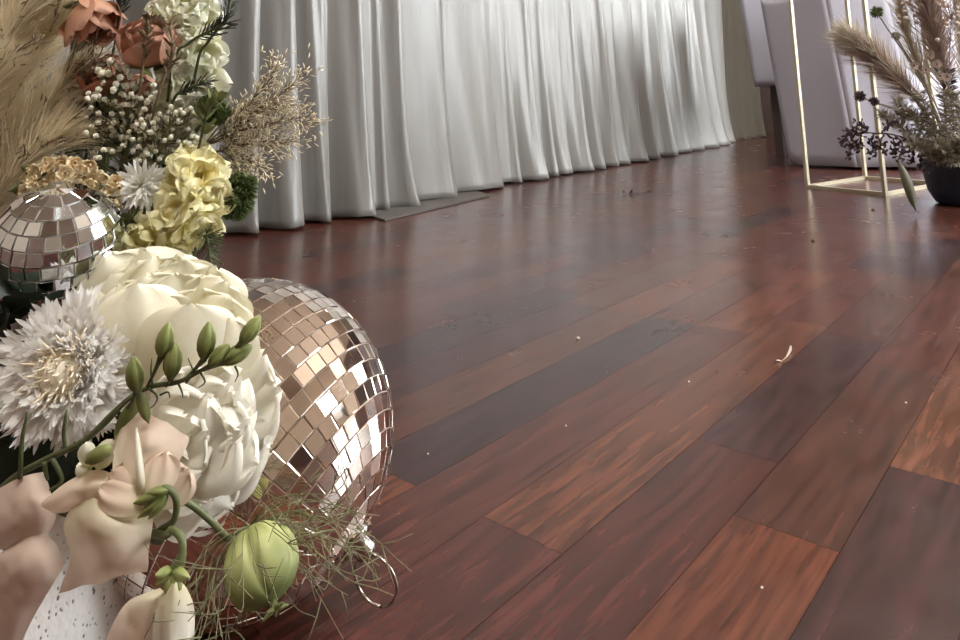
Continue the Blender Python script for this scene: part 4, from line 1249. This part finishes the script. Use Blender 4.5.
# ------------------------------------------------------------------ dry grasses
def grass_panicle(label, base, mains, d0, n_sp):
    root = flower('dried_grass', label, 'dried grass', base)
    m = MB(); s_ = MB()
    for pts in mains:
        q = spline([at(x, y, d0 + dd / 1000) for x, y, dd in pts], 6); m.tube(q, [.0006 * (1 - .5 * k / len(q)) for k in range(len(q))], 5)
        for k in range(4, len(q) - 1):
            d = (q[k + 1] - q[k]).normalized()
            for _ in range(max(2, round(n_sp * (1.25 - 1.05 * k / len(q))))):
                e = (d + rvec() * .75).normalized(); L = rnd.uniform(.006, .017); p = q[k].lerp(q[k + 1], rnd.random()); t_ = p + e * L
                m.tube([p, t_], .0002, 3)
                for w_ in range(3): spikelets(s_, p.lerp(t_, .3 + .35 * w_), e, 1, .0042, .0005)
    q = bez([at(mains[0][0][0], mains[0][0][1], d0), at(170, 260, d0 + .02), base], 8); m.tube(q, .001, 6)
    m.build('stems', 'brownstem', root); o = s_.build('spikelets', 'grass', root, kind='stuff'); return root


grass_panicle('feathery straw coloured dried grass fanning out to the right over the curtain', soil(.02, .035),
              [[(196, 150, 4), (230, 130, 0), (262, 106, 0), (283, 93, -4), (302, 74, -6)], [(196, 150, 4), (232, 134, 0), (268, 124, -2), (292, 120, -4), (308, 126, -6)],
               [(200, 150, 4), (226, 126, 2), (252, 100, 4), (270, 80, 4), (273, 66, 4)], [(200, 160, 0), (228, 148, 0), (256, 142, -2), (280, 143, -4), (290, 140, -4)],
               [(204, 160, 0), (226, 160, 0), (250, 160, -2), (262, 172, -3)], [(204, 146, 4), (226, 138, 6), (248, 120, 8), (262, 108, 8)], [(204, 150, 8), (224, 150, 8), (244, 136, 8), (262, 130, 8)],
               [(200, 150, 4), (228, 118, 6), (254, 112, 8), (276, 104, 8), (292, 106, 8)], [(202, 158, 2), (222, 172, 4), (238, 176, 4), (246, 168, 4)]], .455, 6)


def pampas(name, label, base, pts, d0, n, ln, w, mname, group, stem_m='brownstem', spread=.7, droop=.12, start=.25, sr=.0011, cat='pampas grass', twigs=0):
    root = flower(name, label, cat, base, group)
    axis = spline([at(x, y, d0 + dd / 1000) for x, y, dd in pts], 5)
    q = bez([axis[0], axis[0].lerp(base, .5) + V((0, 0, .01)), base], 8)
    m = MB(); m.tube(list(reversed(q))[:-1] + axis, sr, 6)
    for _ in range(twigs):
        k = rnd.randint(2, len(axis) - 3); d = (axis[k + 1] - axis[k]).normalized(); e = (d * 1.3 + rvec() * .5 + CAMD(axis[k]) * .45).normalized()
        L = rnd.uniform(.5, 1.1) * ln * 1.3; t_ = axis[k] + e * L; m.tube(bez([axis[k], axis[k] + d * L * .5, t_], 6), sr * .38, 4)
        for _q in range(3): spikelets(m, axis[k].lerp(t_, rnd.uniform(.6, 1)), e, 1, .005, .0006)
    m.build('stem', stem_m, root)
    m = MB(); ribbons(m, axis, n, ln, spread, w, droop, start)
    m.build('plume', mname, root, kind='stuff'); return root


for k, (pts, lb) in enumerate((
        ([(-40, 230, 0), (-10, 150, 0), (28, 70, 0), (64, 6, -4), (82, -30, -4)], 'beige pampas plume running up to the top terracotta bloom'),
        ([(-60, 170, -20), (-24, 90, -20), (10, 30, -20), (46, -20, -20)], 'beige pampas plume in the top left corner'),
        ([(-50, 250, -10), (-20, 200, -10), (20, 140, -12), (58, 92, -12), (84, 72, -10)], 'beige pampas plume pointing at the gypsophila'),
        ([(-60, 290, -26), (-30, 240, -26), (2, 190, -28), (36, 150, -28), (58, 136, -26)], 'beige pampas plume just above the small disco ball'),
        ([(-70, 240, -34), (-50, 170, -34), (-26, 110, -34), (4, 60, -34)], 'beige pampas plume at the left edge'))):
    pampas('pampas_grass', lb, soil(-.04 + .006 * k, .03), pts, .47, 1500, .034, .00042, 'pampas', 'beige pampas plumes at the upper left', twigs=16, droop=.05)


# ------------------------------------------------------------------ right hand arrangement
pb = gnd(945, 208.5)
dP = (pb - EYE).dot(FW); kp = dP / F_PX
pc_ = V((pb.x, pb.y, 0)) + RT * (44 * kp); pc_.z = 0
pc_ = pc_ + V((FW.x, FW.y, 0)).normalized() * .07
PRR = 39 * kp; PHH = 47 * kp
root = thing('flower_pot', pc_, 'charcoal navy flower pot on the floor at the right edge', 'flower pot')
m = MB(); m.lathe(pc_, (0, 0, 1), [(PRR * .70, .0008), (PRR * .80, .005), (PRR * .95, PHH * .3), (PRR * 1.04, PHH * .8), (PRR * 1.05, PHH - .004), (PRR * 1.04, PHH), (PRR * .97, PHH), (PRR * .95, PHH - .02)], 48); m.build('pot_body', 'pot', root)
m = MB(); m.lathe(pc_, (0, 0, 1), [(PRR * .94, PHH - .03), (PRR * .93, PHH - .012), (PRR * .5, PHH + .0), (.001, PHH + .005)], 32); m.build('soil', 'soil', root)
rb = lambda dx=0., dy=0.: pc_ + V((0, 0, PHH - .006)) + RT * dx + V((FW.x, FW.y, 0)) * dy
D = dP + .07
G2 = 'grass plumes in the charcoal pot'
pampas('pampas_grass', 'ash beige pampas plume leaning left across the gold frame', rb(-.04, 0), [(934, 128, 0), (912, 96, -20), (884, 64, -40), (862, 46, -50), (846, 36, -55)], D, 1500, .078, .0011, 'greypampas', G2, sr=.003, spread=.75, droop=.02)
pampas('pampas_grass', 'dusty pink plume leaning left just below the ash beige one', rb(-.03, -.01), [(940, 134, 0), (920, 104, -30), (898, 80, -50), (874, 58, -60), (858, 48, -60)], D, 1300, .08, .0012, 'pinkpampas', G2, sr=.003, spread=.65)
pampas('pampas_grass', 'dusty pink pampas plume standing upright in the charcoal pot', rb(-.005, 0), [(946, 130, 0), (944, 90, 0), (936, 44, -10), (928, 4, -20), (922, -40, -20)], D, 2600, .07, .0014, 'pinkpampas', G2, sr=.003, spread=.75)
pampas('pampas_grass', 'ash grey pampas plume between the upright pink plume and the left leaning one', rb(-.02, .01), [(940, 128, 0), (928, 92, 20), (916, 60, 30), (904, 24, 40), (896, -16, 40)], D, 900, .07, .0012, 'greypampas', G2, sr=.003, spread=.5)
pampas('pampas_grass', 'pale plume at the right edge of the picture', rb(.02, .01), [(962, 130, 0), (964, 90, 10), (962, 50, 10), (958, 10, 10), (956, -30, 10)], D, 700, .06, .0012, 'greypampas', G2, sr=.003, spread=.5)


def rfl(label, name, cat, base, head, mk, mname, group=None, sr=.0022):
    root = flower(name, label, cat, base, group); m = MB(); mk(m, V(head)); m.build('head', mname, root)
    m = MB(); d = (V(head) - base); stem(m, head, d.normalized(), base, sr, reach=.06); m.build('stem', 'dried', root)
    return root


def spiky(r):
    def f(m, c):
        m.ball(c, r * .72, 12, 8)
        for _ in range(120):
            e = rvec(); m.tube([c + e * r * .6, c + e * r * 1.15], [r * .12, r * .03], 4)
    return f


rfl('round dark seed head on a thin stem in front of the rear gold post', 'seed_head', 'seed head', rb(-.05, -.02), at(860, 96, D - .05), spiky(.0145), 'plum', 'dark seed heads')
rfl('dark seed head among the dried leaves right of the gold post', 'seed_head', 'seed head', rb(-.045, -.02), at(874, 101, D - .06), spiky(.0125), 'plum', 'dark seed heads')
rfl('small dark seed head on the left leaning plume', 'seed_head', 'seed head', rb(-.045, -.01), at(873, 53, D - .1), spiky(.0105), 'dried', 'dark seed heads')
rfl('olive green ball seed head high beside the gold post', 'seed_head', 'seed head', rb(-.04, .01), at(877, 12, D), spiky(.0165), 'fuzz', 'dark seed heads')
rfl('small grey seed head between the two left pampas plumes', 'seed_head', 'seed head', rb(-.03, .01), at(896, 36, D), spiky(.012), 'dried', 'dark seed heads')

# dusty white clustered blooms
for k, (x, y, lb) in enumerate(((914, 66, 'leftmost dusty white bloom of the cluster in the right arrangement'), (930, 55, 'topmost dusty white bloom of the cluster in the right arrangement'), (926, 70, 'dusty white bloom in the middle of the right cluster'), (937, 64, 'dusty white bloom right of the cluster middle'), (940, 76, 'lowest dusty white bloom of the right cluster'), (947, 77, 'rightmost dusty white bloom of the cluster'))):
    bb = rb(-.01 + .004 * k, -.03); root = flower('strawflower', lb, 'flower', bb, 'dusty white blooms of the right arrangement'); c = at(x, y, D - .1)
    m = MB(); m.rosette(c, CAMD(c), [(9, .001, 0, .013, .009, 45, 25, .001, .001), (7, .001, .002, .009, .007, 65, 55, .001, .001)]); m.build('petals', 'blushbloom', root)
    m = MB(); m.ball(c + CAMD(c) * .003, .0028, 8, 6); m.build('centre', 'brownstem', root)
    m = MB(); stem(m, c, CAMD(c), bb, .0012); m.build('stem', 'dried', root)

gypsophila('pale speckled blossom spray at the top right corner', rb(.01, .0), [(952, 110, 0), (950, 70, 0), (950, 40, -20), (952, 10, -20)], D - .02, rtips(46, 934, 962, -8, 40, 40), bloom=.0062, mname='blushbloom', group='pale sprays of the right arrangement', stem_m='plum', nper=0, name='blossom_spray')
gypsophila('ivory blossom spray left of the upright pink plume', rb(-.01, .02), [(938, 110, 0), (926, 70, 0), (916, 30, 0), (912, 4, 0)], D + .02, rtips(34, 896, 920, -8, 24, 40), bloom=.0052, mname='blushbloom', group='pale sprays of the right arrangement', stem_m='dried', nper=0, name='blossom_spray')


# dense dried foliage above the pot
def scruff(label, base, pts, n, ln, w, mname, seed_m=None, spread=1.0):
    return needle_sprig(label, base, pts, D, n, ln, w, mname, name='dried_foliage', spread=1.15, group='dried foliage of the right arrangement', start=.25, stem_m='dried')


FOL = [([(930, 150, -40), (905, 130, -60), (880, 112, -70)], 'dried olive foliage reaching left above the plum tendrils', 'dried'), ([(935, 150, -60), (915, 120, -80), (896, 100, -90)], 'dried foliage directly below the left leaning plumes', 'dried'),
       ([(940, 150, -70), (930, 120, -90), (920, 92, -100)], 'dried foliage under the dusty white blooms', 'dried'), ([(948, 150, -80), (946, 120, -100), (944, 90, -110)], 'dried foliage in the middle over the pot', 'dried'),
       ([(960, 150, -60), (960, 120, -80), (958, 92, -90)], 'dried foliage at the right edge over the pot', 'dried'), ([(940, 160, -90), (925, 150, -110), (905, 140, -110)], 'dried foliage hanging over the left rim of the pot', 'dried'),
       ([(950, 160, -100), (944, 150, -120), (936, 142, -130)], 'dried foliage over the front rim of the pot', 'dried'), ([(958, 158, -100), (958, 148, -120), (960, 138, -130)], 'dried foliage over the right rim of the pot', 'dried'),
       ([(935, 140, -20), (918, 116, -20), (900, 116, -20)], 'olive leaves behind the plum tendrils', 'hangleaf'), ([(955, 140, -20), (950, 100, -20), (950, 70, -20)], 'dark stems behind the rightmost blooms', 'plum')]
for k, (pts, lb, mn) in enumerate(FOL):
    scruff(lb, rb(-.05 + .012 * k, -.05 + .004 * k), pts, 420, .024, .0026, mn)

# plum tendrils hanging left
root = flower('amaranth', 'plum coloured trailing sprig curling in front of the gold frame', 'dried flower', rb(-.06, -.05))
m = MB(); Q = lambda pts, dd=-.1: spline([at(x, y, D + dd) for x, y in pts], 5)
main = Q([(935, 150), (912, 140), (890, 134), (872, 133), (860, 130), (856, 126)]); m.tube(list(reversed(bez([main[0], rb(-.06, -.05) + V((0, 0, .03)), rb(-.06, -.05)], 5)))[:-1] + main, .0022, 6); m.build('stem', 'plum', root)
for pts in ([(858, 129), (850, 130), (846, 138), (842, 146)], [(860, 131), (853, 138), (852, 148), (848, 157)], [(862, 132), (860, 142), (857, 150)], [(874, 133), (872, 142), (876, 150), (870, 154)],
            [(884, 134), (881, 144), (884, 152)], [(890, 134), (896, 144), (893, 154)], [(882, 133), (888, 126), (896, 124)], [(900, 138), (903, 148), (899, 160)], [(908, 140), (914, 150), (911, 162)], [(918, 144), (922, 156), (919, 168)], [(926, 148), (931, 158), (928, 168)], [(868, 132), (864, 126), (858, 122)]):
    m = MB(); q = Q(pts, -.1 + rnd.uniform(-.03, .03)); q[0] = min(main, key=lambda p: (p - q[0]).length); q = [p + rvec() * .003 * min(1, k) for k, p in enumerate(q)]
    m.tube(q, [.0024 * (1 - .5 * k / len(q)) for k in range(len(q))], 6)
    for k in range(3, len(q)):
        for _ in range(3):
            p = q[k] + rvec() * .006; m.petal(p, p + rvec() * .013, .0075, rvec(), .002, .002, .001, nu=5, nv=4)
    m.build('tassel', 'plum', root)
# hanging leaf
root = flower('hanging_leaf', 'long olive leaf hanging down left of the charcoal pot', 'leaf', rb(-.07, -.06))
a, t_ = at(898, 160, D - .14), at(916, 211, D - .17)
t_.z = max(t_.z, .004)
m = MB(); m.petal(a, t_, .026, CAMD(a) + RT * .45, .010, .005, .001, pk=.5, sharp=.85, nu=14, nv=8); m.build('blade', 'hangleaf', root)
m = MB(); m.tube(bez([rb(-.07, -.06), rb(-.09, -.08) + V((0, 0, .05)), a + V((0, 0, .03)), a], 8), .0018, 6); m.build('stalk', 'hangleaf', root)

# ------------------------------------------------------------------ litter on the floor
g = gnd(628, 194)
root = thing('dried_leaf_scrap', g, 'dark crumpled dried leaf scrap on the floor in front of the curtain', 'leaf')
k = (g - EYE).dot(FW) / F_PX
m = MB()
for dx, ln, w, up in ((-3, 8, 6, 4), (4, 10, 4, 2), (7, 4, 4, 7)):
    a = g + RT * dx * k * .3 + V((0, 0, .002)); m.petal(a, a + RT * ln * k * (1 if dx > 0 else -.6) + V((0, 0, up * k * .6)), w * k, V((0, -.5, 1)), .004, .003, .003, nu=6, nv=5)
m.build('blade', 'plum', root)
m = MB(); m.tube([g + V((0, 0, .004)), g + RT * 10 * k + V((0, 0, .004)), gnd(645, 192) + V((0, 0, .003)), gnd(650, 191) + V((0, 0, .004))], [.0012, .001, .001, .004], 6); m.build('stalk', 'plum', root)
g = gnd(781, 362); k = (g - EYE).dot(FW) / F_PX
root = thing('petal_scrap', g, 'small curled white petal scrap lying on the reddish planks', 'petal')
m = MB(); m.petal(g + V((0, 0, .001)), gnd(791, 350) + V((0, 0, .006)), 6 * k, V((-.6, -.4, .6)), -.002, .0012, .0005, pk=.5, nu=8, nv=5)
m.petal(g + V((0, 0, .001)), gnd(777, 363) + V((0, 0, .003)), 5 * k, V((-.3, -.4, .8)), .001, .001, .0003, pk=.5, nu=6, nv=4); m.build('blade', 'peony2', root)
for x, y, mn, lb, r in ((578, 339, 'peony2', 'pale crumb on the brown plank above the dark plank', .0028), (813, 241, 'plum', 'dark crumb on the floor in front of the gold frame', .004), (689, 382, 'peony2', 'tiny pale crumb left of the white petal scrap', .0011),
                        (906, 403, 'peony2', 'tiny pale crumb on the tan plank at the right', .0012), (762, 588, 'peony2', 'tiny pale crumb on the orange plank', .0009), (873, 210, 'plum', 'dark sliver on the floor below the gold frame', .005), (566, 426, 'peony2', 'tiny pale crumb beside the dark plank', .001), (428, 454, 'peony2', 'tiny pale crumb right of the big disco ball', .0009)):
    g = gnd(x, y); m = MB(); m.ball(g + V((0, 0, r * .45)), r, 7, 5, sq=(1, 1, .5))
    for v in m.v: v += rvec() * r * .15
    tag(m.build('crumb', mn, origin=g), lb, 'crumb', 'crumbs on the floor')

# unseen overhead light panels, added to brighten the flowers and the curtain tops
for k, (x, y, lb) in enumerate(((.55, -.05, 'unseen square light panel added overhead to brighten the flowers'), (-.5, 2.9, 'unseen square light panel added overhead to brighten the curtain tops')
                               )):
    root = thing('fill_panel', V((x, y, ZC)), lb, 'added light panel', 'added light panels')
    m = MB()
    for a, b in (((-.33, -.33), (.33, -.30)), ((-.33, .30), (.33, .33)), ((-.33, -.30), (-.30, .30)), ((.30, -.30), (.33, .30))): m.box((x + a[0], y + a[1], ZC - .03), (x + b[0], y + b[1], ZC - .001))
    m.build('frame', 'frame', root, smooth=False)
    m = MB(); m.box((x - .30, y - .30, ZC - .022), (x + .30, y + .30, ZC - .012)); m.build('diffuser', 'fill_glow', root, smooth=False)

# ------------------------------------------------------------------ light and view
wd = bpy.data.worlds.new('world'); SC.world = wd; wd.use_nodes = True
wd.node_tree.nodes['Background'].inputs[0].default_value = (.7, .8, 1, 1); wd.node_tree.nodes['Background'].inputs[1].default_value = .3
vs = SC.view_settings
vs.view_transform = 'Standard'; vs.look = 'None'; vs.gamma = 1; vs.exposure = 0.85
vs.use_curve_mapping = False
SC.cycles.sample_clamp_indirect = 5.0
